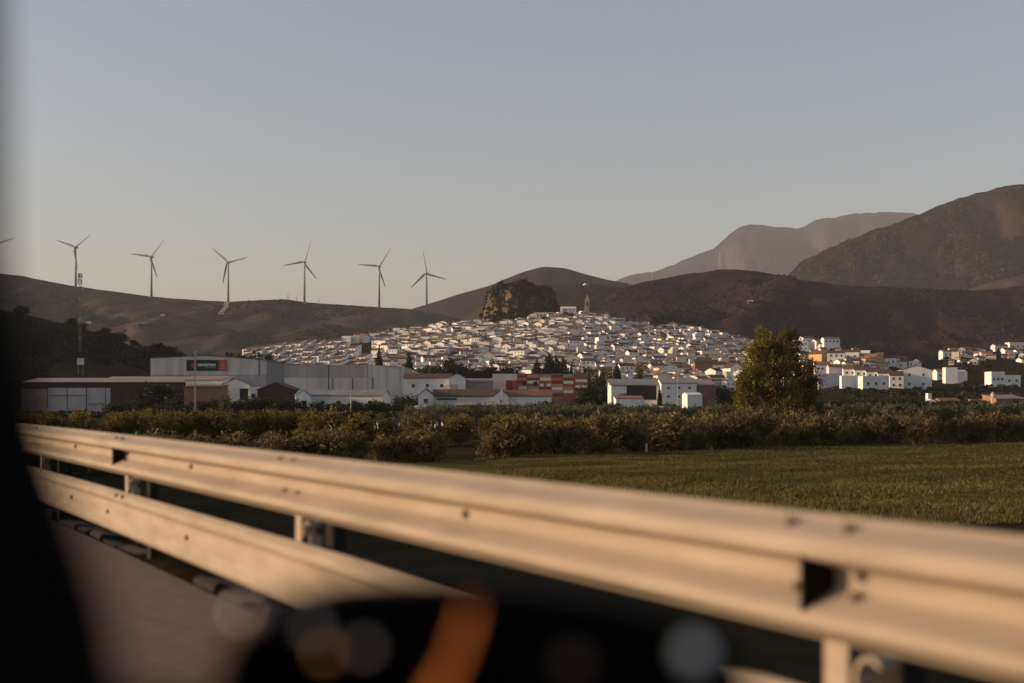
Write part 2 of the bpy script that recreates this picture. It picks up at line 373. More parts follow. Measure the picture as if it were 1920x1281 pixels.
# pale dirt tracks on the ridge
def on_hill(G, px, py):
    """point of a hill grid seen nearest to a pixel"""
    Xg, Yg, Zg = G
    d = (960 + F * Xg / Yg - px) ** 2 + (HY - F * (Zg - ZE) / Yg - py) ** 2
    d = np.where(Yg > Yg[-1].max() * 2, 1e9, d); j, i = np.unravel_index(np.argmin(d), d.shape)
    return Vector((Xg[j, i], Yg[j, i], Zg[j, i]))
M_TRACK = mat('dirt_track', (0.32, 0.25, 0.2), (0.25, 0.19, 0.15), 0.05, 1.0)
def ribbon(name, label, G, pts, w, m, n=24):
    P2 = []
    for i in range(len(pts) - 1):
        for k in range(n):
            t = k / n; P2.append((pts[i][0] * (1 - t) + pts[i + 1][0] * t, pts[i][1] * (1 - t) + pts[i + 1][1] * t))
    pp = []
    for q in P2:
        v = on_hill(G, *q)
        if not pp or (v - pp[-1]).length > 6: pp.append(v)
    mb = MB()
    for a, b in zip(pp[:-1], pp[1:]):
        t = (b - a); s = Vector((-t.y, t.x, 0)).normalized() * w / 2
        if s.length == 0: continue
        up = Vector((0, 0, 2.0))
        mb.add([a - s + up, a + s + up, b + s + up, b - s + up], [(0, 1, 2, 3)])
    tag(mb.build(name, m), label, kind='structure')
ribbon('path', 'pale dirt track curving down from the third turbine', WIND, [(427, 569), (422, 580), (414, 590), (424, 597), (435, 598)], 9, M_TRACK)

# ---------------------------------------------------------------- road, barrier, verge (s along the road, l to its side)
U = Vector((-0.451, 0.8925, 0)); NL = Vector((0.8925, 0.451, 0))
def RP(s, l, z=0.0): return U * s + NL * l + Vector((0, 0, z))
LR = 2.19                                     # distance of the barrier from the lens
M_ASPH = mat('asphalt', (0.165, 0.125, 0.108), (0.125, 0.094, 0.081), 9.0, 0.95, spec=0.1)
M_VERGE = terrain_mat('verge_soil', [(0.022, 0.016, 0.011), (0.036, 0.026, 0.017), (0.018, 0.016, 0.01)], 0.3, 2.0, bump=0.8, bdist=0.1)
mb = MB()
S0, S1 = -60, 420
mb.add([RP(S0, -7.5), RP(S0, 2.28), RP(S1, 2.28), RP(S1, -7.5)], [(0, 1, 2, 3)])
tag(mb.build('road', M_ASPH), 'warm grey asphalt carriageway and shoulder beside the barrier', kind='structure')
vl = [(-7.5, -0.004), (-8.5, -0.05), (-13.0, -3.0)]
mb = MB()
for (l0, z0), (l1, z1) in zip(vl[:-1], vl[1:]):
    mb.add([RP(S0, l0, z0), RP(S1, l0, z0), RP(S1, l1, z1), RP(S0, l1, z1)], [(0, 1, 2, 3)])
vs_, fs_ = [], []
prof = [(2.26, -0.006), (2.4, -0.02), (2.9, -0.06), (3.6, -0.35), (5.2, -1.3), (7.2, -2.5), (9.5, -2.95)]
ss = np.concatenate([np.arange(-20, 60, 0.5), np.arange(60, 421, 8)])
for s in ss:
    for l, z in prof:
        n = fbm(s, l * 3, 1.6, 4, 1.0)
        vs_.append(RP(s, l, z + (0.07 * n if l > 2.35 else 0)))
w = len(prof)
for i in range(len(ss) - 1):
    for j in range(w - 1): fs_.append((i * w + j, i * w + j + 1, (i + 1) * w + j + 1, (i + 1) * w + j))
mb.add(vs_, fs_)
tag(mb.build('verge', M_VERGE, smooth=True), 'dark earth embankment falling away behind the barrier', kind='structure')

# kerb of dark concrete blocks under the barrier
M_KERB = mat('kerb_concrete', (0.045, 0.04, 0.042), (0.022, 0.019, 0.02), 5, 0.95, bump=0.5, bscale=25, rand=0.35)
kerb = empty('kerb', RP(0, 2.42, -0.05)); tag(kerb, 'row of dark rough stones edging the road under the barrier', kind='structure')
kb = MB(); a = math.atan2(U.y, U.x)
kv = [Vector((0, -0.12, -0.05)), Vector((0, 0.12, -0.05)), Vector((0, 0.12, 0.085)), Vector((0, 0.09, 0.10)), Vector((0, -0.06, 0.10)), Vector((0, -0.105, 0.07))]
kb.prism(kv, (-0.5, 0, 0), (0.5, 0, 0)); kme = kb.mesh('block', M_KERB)
for i in range(46):
    b = link('block', kme, kerb, U * (0.62 * i - 1.0) + NL * rng.uniform(-0.03, 0.05) + Vector((0, 0, rng.uniform(-0.06, -0.015))), a + rng.uniform(-0.12, 0.12)); b.scale = (rng.uniform(0.42, 0.62), rng.uniform(0.7, 1.1), rng.uniform(0.8, 1.25)); b.rotation_euler.x = rng.uniform(-0.2, 0.2)

# steel barrier
def steel(name, base, base2):
    m, nt, b = _new(name); N = nt.nodes.new; L = nt.links.new
    tc = N('ShaderNodeTexCoord')
    mp = N('ShaderNodeMapping'); mp.inputs['Scale'].default_value = (1.1, 4, 6); L(tc.outputs['Object'], mp.inputs[0])
    nz = N('ShaderNodeTexNoise'); nz.inputs['Scale'].default_value = 2.0; nz.inputs['Detail'].default_value = 7; L(mp.outputs[0], nz.inputs['Vector'])
    cr = N('ShaderNodeValToRGB'); cr.color_ramp.elements[0].position = 0.3; cr.color_ramp.elements[1].position = 0.7
    cr.color_ramp.elements[0].color = tuple(base) + (1,); cr.color_ramp.elements[1].color = tuple(base2) + (1,)
    L(nz.outputs['Fac'], cr.inputs[0]); L(cr.outputs[0], b.inputs['Base Color'])
    b.inputs['Specular IOR Level'].default_value = 0.25; b.inputs['Roughness'].default_value = 0.55
    mr = N('ShaderNodeMapRange'); mr.inputs['To Min'].default_value = 0.62; mr.inputs['To Max'].default_value = 0.85
    L(nz.outputs['Fac'], mr.inputs[0]); L(mr.outputs[0], b.inputs['Roughness'])
    return m
M_STEEL = steel('galvanised_steel', (0.335, 0.276, 0.22), (0.25, 0.205, 0.162))
M_STEEL2 = mat('weathered_post', (0.03, 0.027, 0.025), (0.02, 0.018, 0.016), 8, 0.9, spec=0.1)
M_BOLT = mat('dark_bolt', (0.10, 0.075, 0.06), (0.06, 0.045, 0.04), 30, 0.6, metal=0.4)
M_REFL = mat('dark_reflector', (0.012, 0.008, 0.006), (0.008, 0.006, 0.005), 20, 0.6, spec=0.1)
rail = empty('guard_rail', RP(6.6, LR, 0), math.atan2(U.y, U.x))
tag(rail, 'galvanised two-beam steel crash barrier running along the road edge', 'guard rail')
# local frame of the barrier: x along the road, y = to the left of it (towards the road), z up
def wave(zt, h, dep, kind):
    pts = []
    if kind == 'w':
        keys = [(0, 0), (0.05, 0.012), (0.17, dep), (0.33, dep), (0.39, 0.012), (0.43, 0.0), (0.58, 0.0), (0.74, dep), (0.86, dep), (0.95, 0.012), (1, 0)]
    else:
        keys = [(0, 0), (0.05, 0.03), (0.12, dep), (0.20, dep), (0.28, 0.03), (0.34, 0.028), (0.72, 0.03), (0.80, dep), (0.88, dep), (0.96, 0.03), (1, 0)]
    ks = np.array(keys); t = np.linspace(0, 1, 45)
    y = np.interp(t, ks[:, 0], ks[:, 1]); y = np.convolve(np.pad(y, 1, mode='edge'), [0.25, 0.5, 0.25], 'valid')
    return [(float(b), zt - float(a) * h) for a, b in zip(t, y)]
def beam(zt, h, dep, kind, x0, x1, name):
    pf = wave(zt, h, dep, kind); n = len(pf); mb = MB(); xs = np.linspace(x0, x1, 9); th = 0.004
    vs = []; 
    for x in xs:
        vs += [(x, y, z) for y, z in pf] + [(x, y - th, z) for y, z in reversed(pf)]
    k = 2 * n; fs = []
    for i in range(len(xs) - 1):
        for j in range(k): fs.append((i * k + j, i * k + (j + 1) % k, (i + 1) * k + (j + 1) % k, (i + 1) * k + j))
    mb.add(vs, fs); return mb.build(name, M_STEEL, rail, smooth=True)
bolt = MB(); bolt.tube([(0, -0.002, 0), (0, 0.008, 0)], [0.019, 0.019], 6); bolt.tube([(0, 0.008, 0), (0, 0.016, 0)], [0.011, 0.009], 8)
bolt_me = bolt.mesh('bolt', M_BOLT)
rf = MB(); rf.prism([Vector((0, 0.001, -0.05)), Vector((0, 0.098, -0.085)), Vector((0, 0.098, 0.045)), Vector((0, 0.001, 0.04))], (-0.004, 0, 0), (0.004, 0, 0))
rf_me = rf.mesh('reflector', M_REFL)
UT, UH, LT, LH = 0.924, 0.300, 0.50, 0.325
def yat(zt, h, dep, kind, f): 
    pf = wave(zt, h, dep, kind); return pf[int(round(f * (len(pf) - 1)))]
for q in range(-2, 9):                     # 8 m panels spliced at every second post
    x0 = -3.95 + 8 * q
    if x0 > 62: break
    bu = beam(UT, UH, 0.095, 'w', x0 - 0.16, x0 + 8.16, 'beam'); bl = beam(LT, LH, 0.05, 'l', x0 - 0.16, x0 + 8.16, 'beam')
    bu.location.y = 0.0006 * (q % 2) ; bl.location.y = 0.0006 * (q % 2)
    if x0 < 30:
        for (dx, f) in ((-0.105, 0.1), (0.105, 0.1), (-0.10, 0.44), (-0.105, 0.62), (0.105, 0.62)):
            y, z = yat(UT, UH, 0.095, 'w', f); link('bolt', bolt_me, bu, (x0 + dx, y + 0.001, z))
        for (dx, f) in ((-0.105, 0.1), (0.105, 0.1), (0.5, 0.55)):
            y, z = yat(LT, LH, 0.05, 'l', f); link('bolt', bolt_me, bl, (x0 + dx, y + 0.001, z))
        for dx in (2.05, 4.0 + 2.05):
            y, z = yat(UT, UH, 0.095, 'w', 0.5); link('bolt', bolt_me, bu, (x0 + dx, y + 0.001, z)).scale = (1.0, 1.0, 1.0)
            y, z = yat(LT, LH, 0.05, 'l', 0.5); link('bolt', bolt_me, bl, (x0 + dx, y + 0.001, z))
        for dx in (3.92, 4.12):
            for f in (0.1, 0.62):
                y, z = yat(UT, UH, 0.095, 'w', f); link('bolt', bolt_me, bu, (x0 + dx, y + 0.001, z)).scale = (0.7, 1, 0.7)
        link('reflector', rf_me, bu, (x0, 0.0, UT - UH * 0.5 + 0.012))
# posts with spacer plate and hook-shaped bracket
pm = MB()
for (y0, x0_, dy, dx) in ((-0.17, 0, 0.006, 0.12), (-0.20, -0.057, 0.06, 0.006), (-0.20, 0.057, 0.06, 0.006)):
    pm.box((x0_, y0, 0.28), (dx, dy, 1.25))
post_me = pm.mesh('post', M_STEEL2)
sm_ = MB(); sm_.box((0.0, -0.008, 0.56), (0.085, 0.006, 0.42)); sm_.box((0.0, -0.09, 0.80), (0.085, 0.16, 0.006)); sm_.box((0, -0.09, 0.36), (0.085, 0.16, 0.006))
sp_me = sm_.mesh('spacer', M_STEEL)
hk = MB()
for i in range(6):
    a0 = R(200 - i * 26); a1 = R(200 - (i + 1) * 26)
    def hp(a_): return Vector((-0.11 - 0.045 * math.cos(a_), -0.07, 0.545 + 0.05 * math.sin(a_)))
    A, B_ = hp(a0), hp(a1); n_ = Vector((0, 0.06, 0))
    o1 = (A - Vector((-0.11, -0.07, 0.545))).normalized() * 0.012; o2 = (B_ - Vector((-0.11, -0.07, 0.545))).normalized() * 0.012
    hk.add([A, B_, B_ + n_, A + n_, A + o1, B_ + o2, B_ + n_ + o2, A + n_ + o1], [(0, 1, 2, 3), (4, 7, 6, 5), (0, 4, 5, 1), (2, 6, 7, 3), (1, 5, 6, 2), (0, 3, 7, 4)])
hk.box((-0.155, -0.04, 0.47), (0.012, 0.06, 0.13))
hk_me = hk.mesh('bracket', M_STEEL)
for k in range(-3, 16):
    x = 4.0 * k + 0.05
    p_ = link('post', post_me, rail, (x, 0, 0))
    if x < 40: link('spacer', sp_me, p_, (0, 0, 0)); link('bracket', hk_me, p_, (0, 0, 0))

# ---------------------------------------------------------------- field with grass
M_FIELD = terrain_mat('field_grass_ground', [(0.066, 0.066, 0.02), (0.082, 0.076, 0.024), (0.053, 0.056, 0.017), (0.098, 0.08, 0.032)], 0.22, 1.2, bump=0.6, bdist=0.15)
def Pg(px, py, z=-2.8):
    Y = (ZE - z) * F / (py - HY); return Vector(((px - 960) / F * Y, Y, z))
fpoly = [Pg(700, 893), Pg(860, 878), Pg(1000, 868), Pg(1300, 853), Pg(1600, 842), Pg(1920, 834), Pg(2300, 828), Pg(2500, 985), Pg(1920, 962), Pg(1450, 936), Pg(1180, 908), Pg(900, 896)]
# field: fan grid between far edge and near edge
far = [Pg(600, 884), Pg(860, 872), Pg(1000, 864), Pg(1150, 858), Pg(1300, 852), Pg(1450, 846), Pg(1600, 841), Pg(1920, 834), Pg(2300, 828), Pg(2700, 822)]
near = [Pg(640, 890), Pg(900, 897), Pg(1020, 902), Pg(1150, 911), Pg(1300, 925), Pg(1450, 937), Pg(1600, 947), Pg(1920, 966), Pg(2300, 985), Pg(2700, 1000)]
def fpt(u, v):
    i = min(int(u), len(far) - 2); t = u - i
    a = near[i].lerp(near[i + 1], t); b = far[i].lerp(far[i + 1], t); p = a.lerp(b, v)
    edge = min(1, v * 14) * min(1, (1 - v) * 14)
    p.z = -2.8 + 0.05 + 0.30 * edge + 0.10 * fbm(p.x, p.y, 9, 3, 3.3) * edge
    if v <= 0.0: p.z -= 0.35
    p.x += 0.5 * fbm(p.x, p.y, 2.0, 3, 1.1) * (1 - edge); p.y += 0.5 * fbm(p.x, p.y, 2.0, 3, 5.1) * (1 - edge)
    return p
nu, nv = 150, 70
FV = np.array([[fpt(u, v)[:] for u in np.linspace(0, len(far) - 1, nu)] for v in np.linspace(0, 1, nv)])
tag(link('field', gridmesh('field', FV[..., 0], FV[..., 1], FV[..., 2], M_FIELD)), 'green grass field between the barrier and the olive hedge', kind='structure')
M_BLADE = leafmat('grass_blade', (0.058, 0.062, 0.016), (0.17, 0.135, 0.048), 0.35)
def blades(name, label, pts, hmin, hmax, wid, dry, m):
    n = len(pts); k = 3; pts = np.repeat(np.asarray(pts, float), k, 0); n *= k
    pts[:, :2] += nr.normal(0, 0.05, (n, 2))
    h = nr.uniform(hmin, hmax, n); an = nr.uniform(0, 2 * np.pi, n); ln = nr.normal(0, 0.35, (n, 2)) * h[:, None]
    w = wid * nr.uniform(0.6, 1.4, n); dx = np.stack([np.cos(an) * w, np.sin(an) * w], -1)
    V = np.zeros((n, 3, 3)); V[:, 0, :2] = pts[:, :2] - dx; V[:, 1, :2] = pts[:, :2] + dx; V[:, 2, :2] = pts[:, :2] + ln
    V[:, 0, 2] = V[:, 1, 2] = pts[:, 2] - 0.02; V[:, 2, 2] = pts[:, 2] + h
    t = np.clip(np.repeat(np.repeat(dry, k), 3) + nr.normal(0, 0.15, n * 3), 0, 1)
    o = link(name, mesh_np(name, V.reshape(-1, 3), np.arange(n * 3).reshape(-1, 3), m, t)); tag(o, label, 'grass', kind='stuff'); return o
gp, gd = [], []
while len(gp) < 42000:
    u = rng.uniform(1.3, 7.4); v = rng.random() ** 1.25
    p = fpt(u, v); cl = fbm(p.x, p.y, 5, 4, 2.4)
    if rng.random() > 0.55 + cl * 0.9: continue
    d = 0.26 + 0.7 * fbm(p.x, p.y * 2.0, 8, 4, 7.1) + 0.18 * math.sin((p.x * 0.78 - p.y * 0.62) * 1.6) + (0.5 if v < 0.07 else 0)
    px_ = 960 + F * p.x / p.y; py_ = HY + F * (ZE - p.z) / p.y
    if 1560 < px_ < 1960 and 905 < py_ < 928: d += 0.35
    gp.append(p[:]); gd.append(d)
blades('grass', 'short green and dry grass covering the field', gp, 0.05, 0.14, 0.03, np.array(gd), M_BLADE)
gp, gd = [], []
for _ in range(26000):
    s = rng.uniform(2, 60); l = 2.6 + abs(rng.gauss(0, 1.0)) * 2.4
    if fbm(s, l, 2.5, 3, 4.4) < -0.05: continue
    z = np.interp(l, [p[0] for p in prof], [p[1] for p in prof]); p = RP(s, l, z); gp.append(p[:]); gd.append(rng.uniform(0.2, 0.9))
blades('grass', 'rough weeds on the embankment behind the barrier', gp, 0.08, 0.3, 0.01, np.array(gd), M_BLADE)
gp, gd = [], []
for _ in range(9000):        # dry bank between embankment and field
    u = rng.uniform(1.5, 7.4); a_ = fpt(u, 0.0); t = rng.uniform(0, 9)
    d_ = NL * -t; p = a_ + d_; p.z = -2.8; gp.append(p[:]); gd.append(rng.uniform(0.2, 1.0))
blades('grass', 'dry weeds along the ditch at the near edge of the field', gp, 0.06, 0.22, 0.018, np.array(gd), M_BLADE)
# pale marker post at the hedge foot
b_ = Pg(1212, 856); mp_ = MB(); mp_.box((0, 0, 0.33), (0.13, 0.13, 0.86)); mp_.box((0, 0, 0.79), (0.17, 0.17, 0.06))
mpst = mp_.build('marker_post', mat('painted_post', (0.6, 0.55, 0.5), (0.45, 0.4, 0.36), 4, 0.8), None, False, (b_.x, b_.y, -2.75))
tag(mpst, 'short pale marker post at the foot of the olive hedge', 'post')
# ---------------------------------------------------------------- foliage
def leafcloud(blobs, n, size, asp=0.45, seed=0, shell=0.55, clump=0, csize=0.25, upb=0.0, tbase=None):
    """leaf-shaped quads spread through ellipsoids; clump>0 gathers leaves in sprays"""
    g = np.random.default_rng(seed)
    B = np.array(blobs, float); w = B[:, 3] * B[:, 4] * B[:, 5]; w = w ** 0.8; w /= w.sum()
    k = n // clump if clump else n
    bi = g.choice(len(B), k, p=w); d = g.normal(size=(k, 3)); d /= np.linalg.norm(d, axis=1)[:, None]
    r = shell + (1 - shell) * g.random(k) ** 0.7; r = np.where(g.random(k) < 0.2, g.random(k), r)
    C = B[bi, :3] + d * r[:, None] * B[bi, 3:6]
    ct = g.random(k)
    if clump:
        dirn = d + np.array([0, 0, upb]); dirn /= np.linalg.norm(dirn, axis=1)[:, None]
        C = np.repeat(C, clump, 0); dirn = np.repeat(dirn, clump, 0); ct = np.repeat(ct, clump)
        al = g.random(len(C)) * csize
        C = C + dirn * al[:, None] + g.normal(0, csize * 0.28, C.shape)
        ax = dirn + g.normal(0, 0.6, C.shape)
    else:
        ax = g.normal(size=C.shape) + np.array([0, 0, upb])
    m = len(C); ax /= np.linalg.norm(ax, axis=1)[:, None]
    o = np.cross(ax, g.normal(size=(m, 3))); o /= np.linalg.norm(o, axis=1)[:, None] + 1e-9
    s = size * g.uniform(0.6, 1.4, m)
    V = np.zeros((m, 4, 3)); V[:, 0] = C - ax * (s / 2)[:, None]; V[:, 2] = C + ax * (s / 2)[:, None]
    V[:, 1] = C + o * (s * asp / 2)[:, None]; V[:, 3] = C - o * (s * asp / 2)[:, None]
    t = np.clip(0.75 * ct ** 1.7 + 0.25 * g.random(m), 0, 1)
    return V.reshape(-1, 3), np.arange(m * 4).reshape(-1, 4), np.repeat(t, 4)

def limb(mb, a, b, r0, r1, seed, n=5, wob=0.12):
    g = random.Random(seed); a = Vector(a); b = Vector(b); L_ = (b - a).length
    pts = [a.lerp(b, i / n) + (Vector((g.gauss(0, 1), g.gauss(0, 1), g.gauss(0, 0.4))) * wob * L_ * 0.3 if 0 < i < n else Vector((0, 0, 0))) for i in range(n + 1)]
    mb.tube(pts, [r0 + (r1 - r0) * i / n for i in range(n + 1)], 6); return pts

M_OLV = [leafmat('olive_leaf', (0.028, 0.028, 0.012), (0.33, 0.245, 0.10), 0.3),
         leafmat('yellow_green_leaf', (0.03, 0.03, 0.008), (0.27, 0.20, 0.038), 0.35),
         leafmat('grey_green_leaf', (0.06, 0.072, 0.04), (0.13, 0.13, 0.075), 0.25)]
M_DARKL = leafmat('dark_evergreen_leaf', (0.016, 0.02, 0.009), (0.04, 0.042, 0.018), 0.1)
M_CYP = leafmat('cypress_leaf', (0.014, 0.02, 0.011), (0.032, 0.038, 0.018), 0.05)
M_POP = leafmat('poplar_leaf', (0.06, 0.06, 0.016), (0.15, 0.125, 0.035), 0.35)
M_EUC = leafmat('eucalyptus_leaf', (0.032, 0.038, 0.009), (0.25, 0.195, 0.036), 0.3)

def bush_proto(seed, m, n=4200, name='olive_bush', size=0.25):
    g = random.Random(seed); root = empty(name)
    bl = []; H = 2.7
    for k in range(13):
        an = g.uniform(0, 6.28); rr = g.uniform(0.1, 1.15); zz = g.uniform(0.75, 2.05)
        bl.append((rr * math.cos(an), rr * math.sin(an), zz, g.uniform(0.45, 0.8), g.uniform(0.45, 0.8), g.uniform(0.4, 0.75)))
    for k in range(6):          # upright sprays that break the outline
        an = g.uniform(0, 6.28); rr = g.uniform(0.2, 1.2)
        bl.append((rr * math.cos(an), rr * math.sin(an), g.uniform(2.0, 2.5), 0.22, 0.22, 0.5))
    for k in range(5):
        an = g.uniform(0, 6.28); bl.append((1.15 * math.cos(an), 1.15 * math.sin(an), 0.55, 0.5, 0.5, 0.5))
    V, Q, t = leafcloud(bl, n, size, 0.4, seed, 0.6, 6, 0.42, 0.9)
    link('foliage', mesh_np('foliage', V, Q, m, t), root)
    mb = MB()
    for k in range(4):
        an = g.uniform(0, 6.28); limb(mb, (0.1 * math.cos(an), 0.1 * math.sin(an), -0.1), (0.8 * math.cos(an), 0.8 * math.sin(an), 1.6), 0.07, 0.025, seed + k)
    mb.build('trunk', BARK, root)
    return root
BUSH = [bush_proto(100 + i, M_OLV[0]) for i in range(4)]
BUSHY = [bush_proto(200 + i, M_OLV[1], 3200) for i in range(3)]
BUSHG = [bush_proto(300 + i, M_OLV[2], 1800, 'olive_tree', 0.3) for i in range(3)]

used = set()
def put(proto, loc, rz, sc, label, cat, group):
    """first use takes the prototype itself, later uses copy it"""
    if proto.name not in used:
        used.add(proto.name); o = proto
        o.location = loc; o.rotation_euler = (0, 0, rz); o.scale = sc if hasattr(sc, '__len__') else (sc,) * 3
    else: o = clone(proto, loc, rz, sc)
    return tag(o, label, cat, group)

def ordn(i):
    return '%d%s' % (i, 'th' if 10 <= i % 100 <= 20 else {1: 'st', 2: 'nd', 3: 'rd'}.get(i % 10, 'th'))
def place_row(protos, A, B_, n, h0, h1, label, cat, group, jit=0.5, wid=1.0, skip=0):
    for i in range(n):
        if rng.random() < skip: continue
        t = (i + rng.uniform(-0.35, 0.35)) / max(1, n - 1); p = A.lerp(B_, t)
        x, y = p.x + rng.gauss(0, jit), p.y + rng.gauss(0, jit); h = h0 + (h1 - h0) * rng.random()
        k = h / 2.75
        put(protos[i % len(protos)], (x, y, gz(x, y) - 0.03), rng.uniform(0, 6.28), (k * wid * rng.uniform(0.9, 1.2), k * wid * rng.uniform(0.9, 1.2), k), (label % ordn(i + 1)) if '%' in label else label, cat, group)
# front olive hedge along the far edge of the field
place_row(BUSH, Vector((-1.2, 90, 0)), Vector((52, 133, 0)), 36, 1.6, 2.95, 'olive bush in the hedge behind the field, %s from its left end', 'bush', 'olive hedge beyond the field', 0.7, 1.02)
place_row(BUSH, Vector((2.5, 97, 0)), Vector((22, 113, 0)), 7, 2.3, 2.9, 'tall olive bush behind the left half of the hedge, %s from left', 'bush', 'olive hedge second rank', 0.8, 1.05)
place_row(BUSHG[:0] or BUSH, Vector((-31, 66, 0)), Vector((-4, 87, 0)), 18, 1.7, 2.3, 'shaded olive bush just above the barrier, %s from the left window edge', 'bush', 'shaded olive bushes above the barrier', 0.6, 1.1)
place_row(BUSHY, Vector((-46, 118, 0)), Vector((-14, 128, 0)), 17, 2.3, 2.8, 'yellow-green bush in the long lit row at left, %s from left', 'bush', 'lit yellow-green row', 0.6, 1.15)
place_row(BUSHY, Vector((-16, 112, 0)), Vector((-5, 118, 0)), 5, 2.1, 2.6, 'yellow-green bush where the lit row meets the hedge, %s from left', 'bush', 'lit bushes at the row end', 0.8)
place_row(BUSHY, Vector((-60, 165, 0)), Vector((-28, 168, 0)), 11, 2.1, 2.6, 'golden bush in the back row before the sheds, %s from left', 'bush', 'golden back row', 0.8, 1.2)
place_row(BUSHY, Vector((-5, 132, 0)), Vector((10, 140, 0)), 7, 1.9, 2.4, 'golden reed-like bush behind the centre of the hedge, %s from left', 'bush', 'golden bushes behind the hedge', 0.6)
place_row(BUSH, Vector((14, 150, 0)), Vector((29, 160, 0)), 5, 2.2, 2.8, 'olive bush at the left foot of the tall tree, %s from left', 'bush', 'bushes at the foot of the tall tree', 1.2)
for r_, (ya, n_) in enumerate(((205, 22), (228, 24), (252, 24))):
    place_row(BUSHG, Vector((-14, ya, 0)), Vector((42, ya + 6, 0)), n_, 2.3, 2.9, 'grey-green olive tree in the shaded grove behind the hedge', 'olive tree', 'grey-green olive grove', 1.2, 1.1)
for r_, (ya, n_) in enumerate(((215, 16), (250, 16))):
    place_row(BUSHG, Vector((50, ya, 0)), Vector((96, ya + 6, 0)), n_, 2.4, 3.0, 'grey-green olive tree in the shaded grove right of the tall tree', 'olive tree', 'olive grove on the right', 1.4, 1.2)

# young plantation with white tree guards
gm = MB(); gm.tube([(0, 0, -0.05), (0, 0, 0.62)], 0.075, 8)
guard_me = gm.mesh('guard', mat('white_guard', (0.75, 0.74, 0.7), rough=0.7))
sapl = []
for i in range(3):
    V, Q, t = leafcloud([(0, 0, 1.15, 0.28, 0.28, 0.5)], 160, 0.13, 0.45, 900 + i, 0.3)
    sapl.append(mesh_np('leaves', V, Q, M_OLV[2], t))
stem = MB(); stem.tube([(0, 0, 0.5), (0, 0, 1.4)], 0.02, 5); stem_me = stem.mesh('stem', BARK)
for i in range(44):
    Y = rng.choice((168, 182, 198)); px = rng.uniform(655, 905); x = (px - 960) / F * Y + rng.gauss(0, 0.3); y = Y + rng.gauss(0, 1)
    r_ = empty('sapling', (x, y, gz(x, y)), rng.uniform(0, 6)); k = rng.uniform(0.9, 1.25); r_.scale = (k, k, k)
    link('tree_guard', guard_me, r_); link('stem', stem_me, r_); link('leaves', sapl[i % 3], r_)
    tag(r_, 'young sapling in a white tube guard on the green strip', 'sapling', 'saplings in white guards')
for i, px in enumerate((415, 428)):
    x = (px - 960) / F * 172; r_ = empty('sapling', (x, 172, gz(x, 172)), 1.0); link('tree_guard', guard_me, r_); link('stem', stem_me, r_); link('leaves', sapl[i], r_)
    r_.scale = (1.4, 1.4, 3.0) ; tag(r_, 'sapling in a white guard among the golden bushes at left', 'sapling', 'saplings at left')

# the tall pair of eucalyptus trees
def euca(name, label, px, Y, blobs_px, n, seed, base_py):
    base = P(px, base_py, Y); base.z = gz(base.x, Y); root = empty(name, base); bl = []
    for (bx, by, rx, ry) in blobs_px:
        c = P(bx, by, Y); g = random.Random(int(bx * 7 + by))
        bl.append((c.x - base.x, g.uniform(-1, 1) * 1.2, c.z - base.z, rx / F * Y, 0.9 * rx / F * Y + 0.5, ry / F * Y))
    g = random.Random(seed + 1); sub_ = []
    for b in bl:            # break every mass into smaller tufts with gaps between them
        for q in range(9):
            a_, e_ = g.uniform(0, 6.28), g.uniform(-1, 1); c_ = math.sqrt(1 - e_ * e_); rr = g.uniform(0.45, 1.0)
            sub_.append((b[0] + b[3] * rr * c_ * math.cos(a_), b[1] + b[4] * rr * c_ * math.sin(a_), b[2] + b[5] * rr * e_, b[3] * 0.48, b[4] * 0.48, b[5] * 0.45))
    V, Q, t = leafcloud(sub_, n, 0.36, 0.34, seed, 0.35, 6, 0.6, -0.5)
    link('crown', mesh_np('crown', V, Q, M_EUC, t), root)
    mb = MB(); g = random.Random(seed)
    for k in range(5):
        x0 = (k - 2) * 0.35; top = bl[(k * 3) % len(bl)]
        pts = limb(mb, (x0, 0.2 * (k % 2), -0.2), (top[0] * 0.75 + x0 * 0.3, top[1] * 0.6, top[2] * 0.9), 0.2 - 0.02 * k, 0.045, seed + k, 7, 0.09)
        for q in (3, 4, 5):
            tb = bl[g.randrange(len(bl))]; limb(mb, pts[q], pts[q].lerp(Vector(tb[:3]), 0.6), 0.07, 0.02, seed + k * 10 + q, 4)
    mb.build('trunk', PALEBARK, root, True)
    tag(root, label, 'tree'); return root
euca('eucalyptus_tree', 'tall golden-lit tree with pale forked trunks in front of town', 1432, 195,
     [(1436, 641, 26, 20), (1422, 655, 28, 26), (1460, 655, 17, 18), (1412, 690, 26, 34), (1450, 675, 28, 36), (1405, 730, 22, 34), (1440, 725, 32, 32), (1398, 715, 12, 18), (1470, 705, 22, 30), (1400, 765, 17, 20), (1388, 720, 10, 14), (1458, 750, 24, 17), (1395, 765, 10, 18), (1470, 735, 24, 26), (1436, 626, 12, 10), (1432, 700, 30, 30)], 34000, 41, 800)
euca('eucalyptus_tree', 'darker tree standing right behind the golden-lit one', 1490, 201,
     [(1482, 630, 15, 15), (1490, 640, 10, 18), (1480, 670, 20, 24), (1492, 700, 20, 22), (1512, 690, 10, 22), (1518, 725, 17, 28), (1495, 745, 26, 30), (1520, 760, 16, 22), (1480, 770, 26, 20), (1505, 785, 26, 16), (1528, 718, 8, 18), (1500, 715, 16, 16)], 26000, 42, 800)

